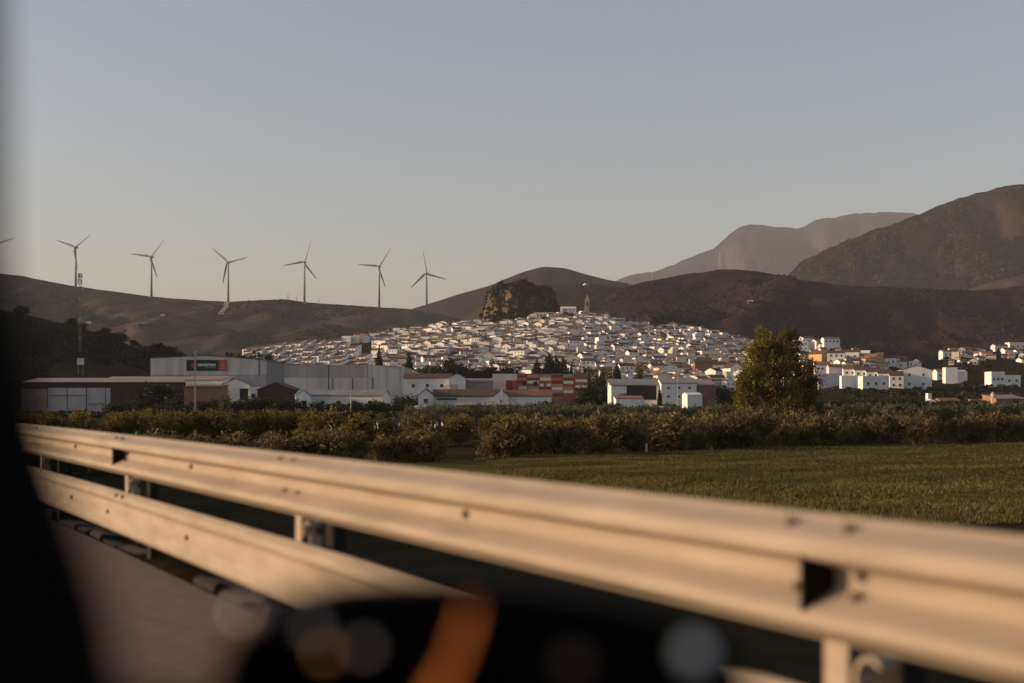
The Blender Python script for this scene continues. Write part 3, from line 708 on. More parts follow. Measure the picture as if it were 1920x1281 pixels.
# evergreens of the middle distance
def cyp_proto(seed):
    root = empty('cypress_tree'); bl = []
    for k in range(9):
        f = k / 8; r_ = 0.16 * math.sin(math.pi * min(1, 0.18 + f * 0.8)) ** 0.8 + 0.015
        bl.append((0, 0, 0.06 + 0.9 * f, r_ * 0.75, r_ * 0.75, 0.085))
    V, Q, t = leafcloud(bl, 2600, 0.045, 0.5, seed, 0.55, 0, 0, 1.2)
    link('crown', mesh_np('crown', V, Q, M_CYP, t), root)
    mb = MB(); mb.tube([(0, 0, -0.02), (0, 0, 0.5)], [0.025, 0.012], 6); mb.build('trunk', BARK, root); return root
def dark_proto(seed, kind):
    root = empty('evergreen_tree'); g = random.Random(seed); bl = []
    for k in range(14):
        an = g.uniform(0, 6.28); f = g.random()
        if kind == 0: rr = g.uniform(0, 0.34); z = 0.3 + 0.55 * f; s = g.uniform(0.1, 0.2)
        elif kind == 1: rr = g.uniform(0, 0.30 * (1.1 - f)); z = 0.22 + 0.72 * f; s = 0.15 * (1.25 - f)
        else: rr = g.uniform(0, 0.5); z = 0.12 + 0.5 * f; s = g.uniform(0.14, 0.26)
        bl.append((rr * math.cos(an), rr * math.sin(an), z, s, s, s * 0.75))
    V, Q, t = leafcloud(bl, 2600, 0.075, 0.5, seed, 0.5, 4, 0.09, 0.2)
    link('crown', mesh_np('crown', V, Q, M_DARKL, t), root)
    mb = MB(); limb(mb, (0, 0, -0.02), (0.03, 0, 0.6), 0.035, 0.015, seed)
    for k in range(4): b = bl[k]; limb(mb, (0.01, 0, 0.25), b[:3], 0.015, 0.006, seed + k)
    mb.build('trunk', BARK, root); return root
def pop_proto(seed):
    root = empty('poplar_tree'); g = random.Random(seed); bl = []
    for k in range(12):
        f = k / 11; bl.append((g.gauss(0, 0.05), g.gauss(0, 0.05), 0.18 + 0.76 * f, 0.13 * (1.15 - 0.6 * f), 0.13 * (1.15 - 0.6 * f), 0.1))
    V, Q, t = leafcloud(bl, 1500, 0.06, 0.5, seed, 0.4, 4, 0.07, 0.8)
    link('crown', mesh_np('crown', V, Q, M_POP, t), root)
    mb = MB(); mb.tube([(0, 0, -0.02), (0, 0, 0.8)], [0.022, 0.006], 6); mb.build('trunk', BARK, root); return root
CYP = [cyp_proto(500 + i) for i in range(2)]; DRK = [dark_proto(520 + i, i % 3) for i in range(6)]; POP = [pop_proto(540 + i) for i in range(2)]
def tree_at(proto, px, ptop, Y, wid, label, cat, group=None, base=None):
    x = (px - 960) / F * Y; zb = gz(x, Y) if base is None else base; zt = ZE + (HY - ptop) / F * Y; h = max(1.5, zt - zb)
    return put(proto, (x, Y, zb), rng.uniform(0, 6.28), (h * wid * 1.1, h * wid * 1.1, h), label, cat, group)
for px, pt, Y, w_, lab in ((711, 652, 640, 0.75, 'lone dark cypress behind the right end of the warehouse'), (767, 663, 600, 0.95, 'dark cypress at the left end of the long brown roof'),
        (1007, 674, 560, 1.3, 'rounded dark cypress at the left of the clump behind the red panelled building'), (1030, 663, 562, 1.3, 'tallest cypress of the clump behind the red panelled building'),
        (1043, 669, 566, 1.4, 'second cypress right of the tallest in the clump'), (1056, 672, 560, 1.4, 'broad cypress in the right part of the clump'), (1071, 683, 562, 0.6, 'slim small cypress at the right end of the clump'),
        (1157, 682, 600, 1.1, 'single rounded cypress behind the grey sheet roof'), (1237, 727, 360, 0.75, 'dark cypress standing before the white building with grey roof')):
    tree_at(CYP[0] if int(px) % 2 else CYP[1], px, pt, Y, w_, lab, 'cypress')
for px, pt, Y, k, w_, lab in ((842, 667, 585, 1, 0.9, 'tall dark pine in the clump above the brown roof'), (864, 678, 580, 0, 1.2, 'wide dark tree in the middle of the clump above the brown roof'),
        (818, 682, 575, 0, 1.0, 'small dark tree at the left of the clump above the brown roof'), (800, 690, 570, 2, 1.2, 'low dark tree beside the cypress at the brown roof'), (888, 690, 575, 3, 1.1, 'dark tree between pine clump and white box building'),
        (922, 674, 590, 4, 1.0, 'dark conifer with layered top behind the white box building'), (905, 688, 580, 5, 1.0, 'bushy dark tree left of the layered conifer'), (945, 685, 600, 0, 1.3, 'green tree behind the white box building'), (975, 688, 600, 2, 1.3, 'olive-coloured tree behind the red panelled building'),
        (446, 643, 640, 5, 1.3, 'big dark tree beside the first terrace house above the warehouse'), (1185, 735, 380, 0, 1.3, 'dark round tree before the grey sheet roof'),
        (327, 711, 370, 2, 2.0, 'big dark tree in front of the pinkish shed roof'), (298, 716, 372, 0, 1.3, 'dark tree left of the big one by the shed'), (785, 727, 420, 2, 1.8, 'round dark tree between the two gabled white houses'),
        (615, 742, 330, 2, 1.6, 'rounded shrub at the gable of the grey-roofed house'), (1128, 712, 500, 0, 1.0, 'dark tree right of the red panelled building')):
    tree_at(DRK[k], px, pt, Y, w_, lab, 'tree')
for px, pt, Y, lab in ((1104, 690, 600, 'second'), (1118, 694, 590, 'third'), (1130, 690, 600, 'fourth'), (1142, 694, 595, 'fifth'), (1085, 690, 600, 'first')):
    tree_at(POP[px % 2], px, pt, Y, 0.95, 'slim yellowish poplar, %s in the row right of the red panelled building' % lab, 'poplar', 'yellowish poplars')
tree_at(POP[0], 1197, 686, 640, 1.0, 'single bushy green poplar before the ochre house', 'poplar')
# dark shrubs between the sheds and the olive groves
def shrubs(pxs, Y, pt, lab, group):
    for px in pxs:
        x = (px + rng.uniform(-6, 6) - 960) / F * Y; y = Y + rng.uniform(-6, 6); zb = gz(x, y); h = max(2, ZE + (HY - pt - rng.uniform(-4, 5)) / F * Y - zb)
        put(DRK[2 if rng.random() < 0.6 else 5], (x, y, zb - 0.2), rng.uniform(0, 6.28), (h * 1.6, h * 1.6, h * 1.25), lab, 'shrub', group)
shrubs(range(640, 760, 15), 318, 749, 'dark shrub in the belt below the grey-roofed long house', 'dark shrubs below the long house')
shrubs(range(1000, 1160, 14), 318, 752, 'dark shrub in the belt below the red panelled building', 'dark shrubs below the red building')
shrubs(range(1160, 1390, 17), 312, 760, 'dark shrub in the belt left of the tall tree', 'dark shrubs left of the tall tree')
shrubs(range(1540, 1730, 18), 420, 742, 'dark shrub on the slope below the white terrace', 'dark shrubs below the terrace')
shrubs(range(1730, 1930, 20), 460, 748, 'dark shrub among the low sheds at far right', 'dark shrubs at far right')
shrubs(range(400, 560, 16), 325, 745, 'dark shrub in front of the white annex and brown barn', 'dark shrubs before the barn')
shrubs(range(205, 400, 20), 322, 752, 'dark shrub in front of the open shed at left', 'dark shrubs before the open shed')
shrubs(range(1100, 1150, 12), 470, 722, 'shaded shrub between red building and grey roof', 'shrubs between the two buildings')
shrubs(range(1320, 1385, 14), 520, 722, 'dark shrub behind the brown lean-to roof left of the tall tree', 'shrubs behind the lean-to')
# trees on the dark left hillside
for i in range(46):
    px = rng.uniform(15, 235); crest = float(np.interp(px, [0, 60, 130, 190, 240, 285], [580, 592, 610, 626, 646, 668])); py = crest + (rng.random() ** 1.6) * min(75, (690 - crest))
    b_ = on_hill(NEARH, px, py); h = rng.uniform(3.5, 7.0)
    put(DRK[rng.choice((0, 2, 3, 5))], (b_.x, b_.y, b_.z - 0.5), rng.uniform(0, 6.28), (h * 1.2, h * 1.2, h), 'dark scrub tree on the wooded hillside at left', 'tree', 'trees on the left hillside')
for i, px in enumerate((252, 286, 296, 306, 318, 330)):
    b_ = on_hill(NEARH, min(px, 300), 672 if px > 260 else 652); h = (4, 9, 8, 8, 6, 5)[i]; x = (px - 960) / F * 640
    put(DRK[(0, 2, 3, 5, 0, 2)[i]], (x, 640, b_.z - 1.0), i * 1.3, (h * 1.2, h * 1.2, h), 'dark tree at the tail of the left hill above the warehouse corner', 'tree', 'trees at the tail of the left hill')
# scrub on the crag and hills (cannot be counted)
def scrub(name, label, pts, s0, s1, seed, m):
    g = np.random.default_rng(seed); pts = np.asarray(pts); n = len(pts); k = 14
    s = g.uniform(s0, s1, n)
    d = g.normal(size=(n, k, 3)); d /= np.linalg.norm(d, axis=2)[..., None]; d[..., 2] = np.abs(d[..., 2])
    C = pts[:, None, :] + d * s[:, None, None] * g.uniform(0.5, 1, (n, k, 1))
    ax = g.normal(size=(n, k, 3)); ax /= np.linalg.norm(ax, axis=2)[..., None]; o = np.cross(ax, g.normal(size=(n, k, 3))); o /= np.linalg.norm(o, axis=2)[..., None]
    q = (s * 0.55)[:, None, None]; V = np.stack([C - ax * q, C + o * q, C + ax * q, C - o * q], 2).reshape(-1, 3)
    o_ = link(name, mesh_np(name, V, np.arange(len(V)).reshape(-1, 4), m, np.repeat(g.random(n * k), 4))); tag(o_, label, 'scrub', kind='stuff')
pts = []
for _ in range(7000):
    j, i = rng.randrange(CRAG.shape[0]), rng.randrange(CRAG.shape[1]); p = CRAG[j, i]
    if p[2] - CRAG[0, 0, 2] < 2: continue
    j2, i2 = min(j + 1, CRAG.shape[0] - 1), min(i + 1, CRAG.shape[1] - 1)
    sl_ = max(abs(CRAG[j2, i][2] - p[2]) / 1.8, abs(CRAG[j, i2][2] - p[2]) / 1.6)
    if sl_ > 0.9 and i < 34 and rng.random() < 0.5: continue
    pts.append(p)
M_SCR = leafmat('scrub_leaf', (0.02, 0.02, 0.011), (0.05, 0.04, 0.022), 0.1)
scrub('scrub', 'dark scrub covering the top and right side of the crag', pts, 1.0, 2.6, 5, M_SCR)
def hill_pts(G, n, y0, y1, seed, dens=0.0):
    g = random.Random(seed); out = []; Xg, Yg, Zg = G; rows = Xg.shape[0] * 4 // 5
    while len(out) < n:
        j = g.randrange(rows - 1); i = g.randrange(Xg.shape[1] - 1); a_, b_ = g.random(), g.random()
        f = lambda A: (A[j, i] * (1 - a_) + A[j, i + 1] * a_) * (1 - b_) + (A[j + 1, i] * (1 - a_) + A[j + 1, i + 1] * a_) * b_
        x, y, z = f(Xg), f(Yg), f(Zg); px = 960 + F * x / y
        if not (-80 < px < 2000) or z < 2: continue
        if fbm(x, y, 130, 3, seed) < dens: continue
        out.append((x, y, z - 0.3))
    return out
scrub('scrub', 'scattered dark bushes over the brown hill', hill_pts(BROWN, 6500, 0, 0, 3, -0.1), 1.2, 3.2, 6, M_SCR)
scrub('scrub', 'dark bushes over the big right mountain', hill_pts(MOUNT, 9000, 0, 0, 17, -0.15), 3.0, 7.5, 16, M_SCR)
scrub('scrub', 'scattered bushes and hedges over the turbine ridge', hill_pts(WIND, 3500, 0, 0, 4, 0.12), 1.5, 3.6, 8, M_SCR)
scrub('scrub', 'dark undergrowth on the left hillside', hill_pts(NEARH, 2600, 0, 0, 9, -0.1), 0.7, 1.7, 12, M_DARKL)

pts = []
while len(pts) < 1500:
    px = rng.uniform(1395, 1960); Y = rng.uniform(470, 1050); x = (px - 960) / F * Y
    if fbm(x, Y, 40, 3, 2.2) < 0.0: continue
    pts.append((x, Y, gz(x, Y)))
scrub('scrub', 'dark bushes dotted over the slopes around the right houses', pts, 0.6, 1.6, 31, M_DARKL)
pts = []
while len(pts) < 1600:
    px = rng.uniform(0, 1960); Y = rng.uniform(255, 330); x = (px - 960) / F * Y
    if fbm(x, Y, 14, 3, 8.2) < 0.05: continue
    pts.append((x, Y, gz(x, Y)))
scrub('scrub', 'low dark weeds on the waste ground before the sheds', pts, 0.4, 1.1, 33, M_DARKL)
# ---------------------------------------------------------------- buildings
_wc = {}
def win_mesh(w, h, m, frame=True):
    k = (round(w, 2), round(h, 2), m.name, frame)
    if k not in _wc:
        mb = MB(); t = 0.09
        if frame:
            for sx in (-1, 1): mb.box((sx * (w / 2 - t / 2), -0.03, 0), (t, 0.10, h))
            mb.box((0, -0.03, h / 2 - t / 2), (w - 2 * t, 0.094, t)); mb.box((0, -0.05, -h / 2 + t / 2), (w - 2 * t, 0.16, t))
            fm = mb.mesh('window', FRAMEW)
        else: fm = None
        p = MB(); p.box((0, 0.0, 0), (w - (2 * t if frame else 0), 0.05, h - (2 * t if frame else 0))); _wc[k] = (fm, p.mesh('pane', m))
    return _wc[k]
FACE = {'f': (0, -1), 'r': (1, 0), 'b': (0, 1), 'l': (-1, 0)}
def building(name, label, cat, loc, rz, w, d, h, roof='gx', rh=1.8, wm=None, rm=None, wins=(), doors=(), chim=0, group=None, eave=0.35, simple=False, base=1.0, parts=None):
    """house: walls, roof, windows, doors, chimney. gx / gy: gable with the ridge along x / y; hip; flat; sx: single pitch falling to the front"""
    wm = wm or WHITE; rm = rm or ROOF
    root = empty(name, loc, rz); x, y = w / 2, d / 2; mb = MB(); rf = MB(); th = 0.16
    B0 = -base
    def walls(top):
        """top: heights of the four corners (-x-y, x-y, x+y, -x+y) and optional gable apexes"""
        c = [(-x, -y), (x, -y), (x, y), (-x, y)]
        mb.add([(a, b, B0) for a, b in c] + [(c[i][0], c[i][1], top[i]) for i in range(4)], [(0, 1, 5, 4), (1, 2, 6, 5), (2, 3, 7, 6), (3, 0, 4, 7), (7, 6, 5, 4)])
    if roof == 'gx':
        walls([h] * 4); e = eave
        mb.add([(x, -y, h), (x, y, h), (x, 0, h + rh)], [(0, 1, 2)]); mb.add([(-x, y, h), (-x, -y, h), (-x, 0, h + rh)], [(0, 1, 2)])
        k = rh / y
        for s in (-1, 1):
            a = [(-x - e, s * (y + e), h - e * k), (x + e, s * (y + e), h - e * k), (x + e, 0, h + rh), (-x - e, 0, h + rh)]
            b = [(p[0], p[1], p[2] + th) for p in a]
            rf.add(a + b, [(0, 1, 2, 3), (4, 5, 6, 7), (0, 1, 5, 4), (1, 2, 6, 5), (3, 0, 4, 7)])
    elif roof == 'gy':
        walls([h] * 4); e = eave
        mb.add([(-x, -y, h), (x, -y, h), (0, -y, h + rh)], [(0, 1, 2)]); mb.add([(x, y, h), (-x, y, h), (0, y, h + rh)], [(0, 1, 2)])
        k = rh / x
        for s in (-1, 1):
            a = [(s * (x + e), -y - e * .4, h - e * k), (s * (x + e), y + e, h - e * k), (0, y + e, h + rh), (0, -y - e * .4, h + rh)]
            b = [(p[0], p[1], p[2] + th) for p in a]
            rf.add(a + b, [(0, 1, 2, 3), (4, 5, 6, 7), (0, 1, 5, 4), (1, 2, 6, 5), (3, 0, 4, 7)])
    elif roof == 'hip':
        walls([h] * 4); e = eave; r = max(0, x - y) 
        a = [(-x - e, -y - e, h), (x + e, -y - e, h), (x + e, y + e, h), (-x - e, y + e, h), (-r, 0, h + rh), (r, 0, h + rh)] if x >= y else [(-x - e, -y - e, h), (x + e, -y - e, h), (x + e, y + e, h), (-x - e, y + e, h), (0, -(y - x), h + rh), (0, y - x, h + rh)]
        f = [(0, 1, 5, 4), (2, 3, 4, 5), (1, 2, 5), (3, 0, 4)] if x >= y else [(0, 1, 4), (1, 2, 5, 4), (2, 3, 5), (3, 0, 4, 5)]
        rf.add(a, f); rf.box((0, 0, h - 0.05), (w + 2 * e, d + 2 * e, 0.09))
    elif roof == 'sx':
        walls([h, h, h + rh, h + rh]); e = eave; k = rh / d
        a = [(-x - e, -y - e, h - e * k), (x + e, -y - e, h - e * k), (x + e, y + e, h + rh + e * k), (-x - e, y + e, h + rh + e * k)]
        b = [(p[0], p[1], p[2] + th) for p in a]
        rf.add(a + b, [(3, 2, 1, 0), (4, 5, 6, 7), (0, 1, 5, 4), (1, 2, 6, 5), (2, 3, 7, 6), (3, 0, 4, 7)])
    elif roof == 'flat':
        walls([h] * 4); t = 0.22
        pp = MB()
        pp.box((0, -y + t / 2, h + rh / 2), (w, t, rh)); pp.box((0, y - t / 2, h + rh / 2), (w, t, rh))
        pp.box((-x + t / 2, 0, h + rh / 2), (t, d - 2 * t, rh)); pp.box((x - t / 2, 0, h + rh / 2), (t, d - 2 * t, rh))
        pp.build('parapet', wm, root)
        rf.box((0, 0, h + 0.03), (w - 2 * t - 0.02, d - 2 * t - 0.02, 0.05))
    mb.build('wall', wm, root); rf.build('roof', rm, root)
    for (fc, u, zc, ww, wh) in wins:
        fx, fy = FACE[fc]; lx = fx * x - fy * u; ly = fy * y + fx * u
        fm, pm_ = win_mesh(ww, wh, GLASS, not simple)
        ang = math.atan2(fx, -fy)
        if simple: link('window', pm_, root, (lx + fx * 0.01, ly + fy * 0.01, zc), ang)
        else:
            o = link('window', fm, root, (lx, ly, zc), ang); link('pane', pm_, o, (0, 0, 0))
    for (fc, u, ww, wh, m) in doors:
        fx, fy = FACE[fc]; lx = fx * x - fy * u; ly = fy * y + fx * u
        dm = MB(); dm.box((0, -0.01, wh / 2), (ww, 0.10, wh)); dm.box((0, -0.015, wh + 0.05), (ww + 0.2, 0.13, 0.1)); dm.build('door', m, root, False, (lx, ly, 0), math.atan2(fx, -fy))
    if chim:
        cm = MB(); cm.box((x * 0.4, 0.1, h + rh * 0.75), (0.6, 0.6, 1.6)); cm.box((x * 0.4, 0.1, h + rh * 0.75 + 0.87), (0.8, 0.8, 0.13)); cm.build('chimney', wm, root)
    tag(root, label, cat, group)
    return root

def grid_wins(w, h, cols, rows, fc='f', ww=1.0, wh=1.2, z0=1.5, dz=2.8):
    return [(fc, (c + 0.5) / cols * w - w / 2, z0 + r_ * dz, ww, wh) for r_ in range(rows) for c in range(cols)]

def at_px(name, label, cat, p0, p1, ye, yb, Y, roof='gx', rhp=8, d=10, rz=0, wm=None, rm=None, cols=0, rows=0, doors=(), chim=0, extra=(), eave=0.3, group=None, ww=1.1, wh=1.2):
    """building that spans columns p0..p1, eaves at row ye, foot at row yb, front wall at distance Y"""
    if Y >= 560:          # set it where the ground is really seen at its foot row
        c0 = ((p0 + p1) / 2 - 960) / F; qs = np.arange(540, float(np.interp((p0 + p1) / 2, _T[:, 0], _T[:, 4])), 2.0); rr = HY - F * (ground(c0 * qs, qs) - ZE) / qs
        Y = float(qs[np.argmin(np.abs(rr - yb))])
    k = Y / F; w = (p1 - p0) * k / max(0.5, math.cos(rz)); h = (yb - ye) * k; rh = rhp * k
    cx = ((p0 + p1) / 2 - 960) * k; zb = ZE + (HY - yb) * k
    cy_ = Y + d / 2
    wins = grid_wins(w * 0.9, h, cols, rows, 'f', ww, wh, h / max(1, rows) * 0.5 if rows else 0, h / max(1, rows)) if cols else []
    return building(name, label, cat, (cx, cy_, zb), rz, w, d, h, roof, rh, wm, rm, list(wins) + list(extra), doors, chim, group, eave, base=max(1.0, zb - gz(cx, Y) + 0.8))

# the long warehouse with the sign
wh = empty('warehouse', (0, 480, gz(-190, 480))); k = 480 / F
def wz(py): return ZE + (HY - py) * k - wh.location.z
def wx(px): return (px - 960) * k
M_CLAD = mat('pale_cladding', (0.60, 0.57, 0.535), (0.44, 0.42, 0.395), 0.35, 0.6, stretch=(1, 1, 0.15))
M_CLAD2 = mat('lilac_cladding', (0.44, 0.39, 0.39), (0.32, 0.285, 0.29), 0.35, 0.6, stretch=(1, 1, 0.15))
M_CLAD3 = mat('blue_grey_cladding', (0.235, 0.235, 0.265), (0.20, 0.20, 0.225), 0.1, 0.6)
M_CLAD4 = mat('white_cladding', (0.62, 0.6, 0.57), (0.56, 0.54, 0.51), 0.1, 0.6)
tops = [(282, 671), (312, 669.5), (342, 668), (372, 666.5), (392, 666), (422, 668), (452, 670.5), (485, 673.5), (500, 675), (533, 680)]
bot = wz(735)
body = MB()     # building volume behind the panels
for (a, ya), (b, yb_) in zip(tops[:-1], tops[1:]):
    body.add([(wx(a), 0.3, -1), (wx(b), 0.3, -1), (wx(b), 0.3, wz(yb_) - .1), (wx(a), 0.3, wz(ya) - .1)], [(0, 1, 2, 3)])
body.build('wall', M_CLAD2, wh)
rfb = MB()
for (a, ya), (b, yb_) in zip(tops[:-1], tops[1:]):
    rfb.add([(wx(a), 0, wz(ya)), (wx(b), 0, wz(yb_)), (wx(b), 45, wz(yb_)), (wx(a), 45, wz(ya)), (wx(a), 0, wz(ya) - .3), (wx(b), 0, wz(yb_) - .3)], [(0, 1, 2, 3), (4, 5, 1, 0)])
rfb.add([(wx(282), .02, -1), (wx(282), 45, -1), (wx(282), 45, wz(671)), (wx(282), .02, wz(671))], [(0, 1, 2, 3)])
rfb.build('roof', ROOFG, wh)
for i, ((a, ya), (b, yb_)) in enumerate(zip(tops[:-1], tops[1:])):
    lo = wz(704); m_ = M_CLAD if b <= 500 else M_CLAD3
    for (z0, z1a, z1b, mm) in ((lo + 0.1, wz(ya) - 0.12, wz(yb_) - 0.12, m_), (-1, lo, lo, M_CLAD2 if b <= 500 else M_CLAD3)):
        pb = MB(); g_ = 0.04
        pb.add([(wx(a) + g_, 0.0, z0), (wx(b) - g_, 0.0, z0), (wx(b) - g_, 0.0, z1b), (wx(a) + g_, 0.0, z1a), (wx(a) + g_, 0.12, z0), (wx(b) - g_, 0.12, z0), (wx(b) - g_, 0.12, z1b), (wx(a) + g_, 0.12, z1a)],
               [(0, 1, 2, 3), (0, 4, 5, 1), (2, 6, 7, 3), (1, 5, 6, 2), (0, 3, 7, 4)])
        pb.build('panel', mm, wh)
# right wing
seg = [(533, 684), (575, 684), (616, 684), (655, 684), (690, 684), (697, 684), (725, 689), (751, 693), (758, 688)]
bw = MB(); bw.add([(wx(533), 0.35, -1), (wx(758), 0.35, -1), (wx(758), 0.35, wz(688)), (wx(697), 0.35, wz(684.5)), (wx(533), 0.35, wz(684.5))], [(0, 1, 2, 3, 4)])
bw.add([(wx(758), 0.35, -1), (wx(758), 40, -1), (wx(758), 40, wz(688)), (wx(758), 0.35, wz(688))], [(0, 1, 2, 3)]); bw.build('wall', M_CLAD2, wh)
rw = MB(); rw.add([(wx(533), 0, wz(683.5)), (wx(700), 0, wz(683.5)), (wx(757), 6, wz(687)), (wx(757), 40, wz(685)), (wx(533), 40, wz(682))], [(0, 1, 2, 3, 4)])
rw.add([(wx(533), 0.3, wz(683.5)), (wx(533), 45, wz(683.5)), (wx(533), 45, wz(680)), (wx(533), 0.3, wz(680))], [(0, 1, 2, 3)]); rw.build('roof', ROOFG, wh)
for (a, ya), (b, yb_) in zip(seg[:-1], seg[1:]):
    spl = [(wz(736) - 1, wz(708), None), (wz(708) + 0.06, None, None)]
    for q in range(2):
        z0 = -1 if q == 0 else wz(708) + 0.06; za = wz(708) if q == 0 else wz(ya); zb2 = wz(708) if q == 0 else wz(yb_)
        mm = (M_CLAD if a >= 690 else (M_CLAD4 if (q == 0 and b <= 600) else (M_CLAD if q == 0 else M_CLAD2)))
        pb = MB(); g_ = 0.05; f0 = -0.02
        pb.add([(wx(a) + g_, f0, z0), (wx(b) - g_, f0, z0), (wx(b) - g_, f0, zb2), (wx(a) + g_, f0, za), (wx(a) + g_, 0.15, z0), (wx(b) - g_, 0.15, z0), (wx(b) - g_, 0.15, zb2), (wx(a) + g_, 0.15, za)],
               [(0, 1, 2, 3), (0, 4, 5, 1), (2, 6, 7, 3), (1, 5, 6, 2), (0, 3, 7, 4)]); pb.build('panel', mm, wh)
for px, y0, y1 in ((616, 682, 733), (624, 708, 732), (661, 708, 732), (686, 684, 732), (699, 708, 730), (486, 674, 704)):
    pb = MB(); pb.tube([(wx(px), -0.12, wz(y1)), (wx(px), -0.12, wz(y0))], 0.13, 6); pb.build('downpipe', DARK, wh)
for px, wd_ in ((618, 10), (660, 7), (674, 9)):
    pb = MB(); pb.box((wx(px), -0.12, wz(731.5)), (wd_ * k, 0.16, 0.5)); pb.build('vent', DARK, wh)
tag(wh, 'long pale metal-clad warehouse with low gable at the foot of town', 'warehouse')
# sign on the gable
sg = empty('sign', (wx(388), 480 - 0.02, ZE + (HY - 685) * k)); W_ = 76 * k; H_ = 20 * k
def sxx(px): return (px - 388) * k
mb = MB(); mb.box((sxx(380), -0.16, 0), (60 * k, 0.14, H_)); mb.build('board', mat('black_sign', (0.012, 0.012, 0.014), rough=0.5), sg)
mb = MB(); mb.box((sxx(418), -0.163, 0), (16 * k, 0.14, H_)); mb.build('board', mat('red_sign', (0.42, 0.07, 0.055), rough=0.5), sg)
M_LR = mat('logo_red', (0.55, 0.09, 0.07), rough=0.5); M_LW = mat('letter_white', (0.8, 0.8, 0.8), rough=0.5)
lg = MB(); q = 0.95
for s_ in (1.0, 0.55):
    c_ = [(0, q * s_), (q * s_, 0), (0, -q * s_), (-q * s_, 0)]; i_ = [(a * (1 - 0.24 / s_), b * (1 - 0.24 / s_)) for a, b in c_]
    for n_ in range(4):
        m2 = (n_ + 1) % 4
        if s_ == 1.0 and n_ == 0: lg.add([(c_[n_][0] * .5, -0.245, c_[n_][1]), (c_[m2][0], -0.245, c_[m2][1]), (i_[m2][0], -0.245, i_[m2][1]), (i_[n_][0] + .2, -0.245, i_[n_][1] - .1)], [(0, 1, 2, 3)])
        else: lg.add([(c_[n_][0], -0.245, c_[n_][1]), (c_[m2][0], -0.245, c_[m2][1]), (i_[m2][0], -0.245, i_[m2][1]), (i_[n_][0], -0.245, i_[n_][1])], [(0, 1, 2, 3)])
lg.build('logo', M_LR, sg, False, (sxx(362.5), 0, 0))
def text(body, size, loc, m, parent, sx=1.0, name='lettering'):
    cu = bpy.data.curves.new(name, 'FONT'); cu.body = body; cu.size = size; cu.align_x = 'CENTER'; cu.align_y = 'CENTER'; cu.extrude = 0.01; cu.offset = 0.02 * size
    t0 = bpy.data.objects.new(name, cu); COL.objects.link(t0); bpy.context.view_layer.update()
    me = bpy.data.meshes.new_from_object(t0.evaluated_get(bpy.context.evaluated_depsgraph_get())); bpy.data.objects.remove(t0); me.materials.clear(); me.materials.append(m)
    o = bpy.data.objects.new(name, me); COL.objects.link(o); o.parent = parent; o.location = loc; o.rotation_euler = (R(90), 0, 0); o.scale = (sx, 1, 1); return o
text('tecamax', 1.75, (sxx(388), -0.25, 0.22), M_LW, sg, 1.05)
ln = MB(); ln.box((sxx(395), -0.245, -0.78), (3.6, 0.01, 0.16)); ln.build('lettering', mat('letter_grey', (0.3, 0.3, 0.3), rough=0.6), sg)
for i, (z_, l_) in enumerate(((1.05, .7), (0.45, 1.1), (-0.05, 1.2), (-0.6, 1.9), (-1.05, 1.8))):
    ln = MB(); ln.box((sxx(418), -0.245, z_), (l_, 0.01, 0.2)); ln.build('lettering', mat('letter_pink', (0.62, 0.25, 0.22), rough=0.6), sg)
tag(sg, 'black and red sign with diamond logo and white lettering on the warehouse gable', 'sign')

DTIM = mat('dark_timber', (0.05, 0.03, 0.022), (0.03, 0.02, 0.015), 1, 0.9)
# sheds and houses of the valley floor
at_px('shed', 'long low shed with pinkish sheet roof before the warehouse', 'shed', 185, 421, 717, 745, 395, 'sx', 11, 14, 0, DTIM, ROOFP, extra=())
at_px('shed', 'low open shed with grey-white roof edge at far left', 'shed', 45, 186, 717, 745, 400, 'sx', 8, 12, 0, DTIM, ROOFP)
at_px('barn', 'dark brown barn with wide gable beside the white annex', 'barn', 483, 550, 731, 752, 352, 'gy', 13, 14, 0, DTIM, ROOFD)
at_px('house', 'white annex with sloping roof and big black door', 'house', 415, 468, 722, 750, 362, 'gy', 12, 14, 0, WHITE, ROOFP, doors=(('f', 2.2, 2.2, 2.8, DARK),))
at_px('house', 'long low white annex wall under a pinkish roof', 'house', 348, 416, 713, 745, 375, 'sx', 8, 10, 0, WHITE, ROOFP)
at_px('shed', 'brown brick lean-to with rusty wall below the white annex', 'shed', 345, 415, 726, 760, 350, 'sx', 4, 8, 0, BRICK, ROOFD)
at_px('house', 'small white outbuilding beside the barn', 'house', 468, 482, 733, 752, 360, 'flat', 2, 5, 0, WHITE, TERR, 1, 1)
sh = at_px('house', 'long white farmhouse with grey roof and gable end', 'house', 556, 722, 742, 768, 338, 'gx', 10.5, 9, R(-7), WHITE, ROOFG, 5, 1, chim=0, wh=1.0, eave=0.2)
at_px('house', 'white gabled front of the grey-roofed farmhouse', 'house', 554, 580, 743, 768, 334, 'gy', 11, 5, R(4), WHITE, ROOFG, 0, 0, eave=0.12, doors=(('f', 0.3, 1.0, 2.0, DARK),))
at_px('house', 'long white house with dark brown roof and garage', 'house', 757, 846, 709, 738, 452, 'gx', 8, 10, 0, WHITE, ROOFD, 3, 1, extra=(), doors=(('f', 6.4, 2.4, 2.6, FRAMEW),))
at_px('house', 'white gabled end of the long brown-roofed house', 'house', 842, 872, 709, 738, 449, 'gy', 8, 12, 0, WHITE, ROOFP, 0, 0, doors=(('f', -1, 2.6, 2.8, FRAMEW),))
at_px('shed', 'grey stone wall shed with brown roof edge beside the gabled house', 'shed', 873, 924, 716, 738, 455, 'sx', 6, 10, 0, mat('grey_stone', (0.32, 0.29, 0.27), (0.24, 0.22, 0.2), 1, 0.95), ROOFP)
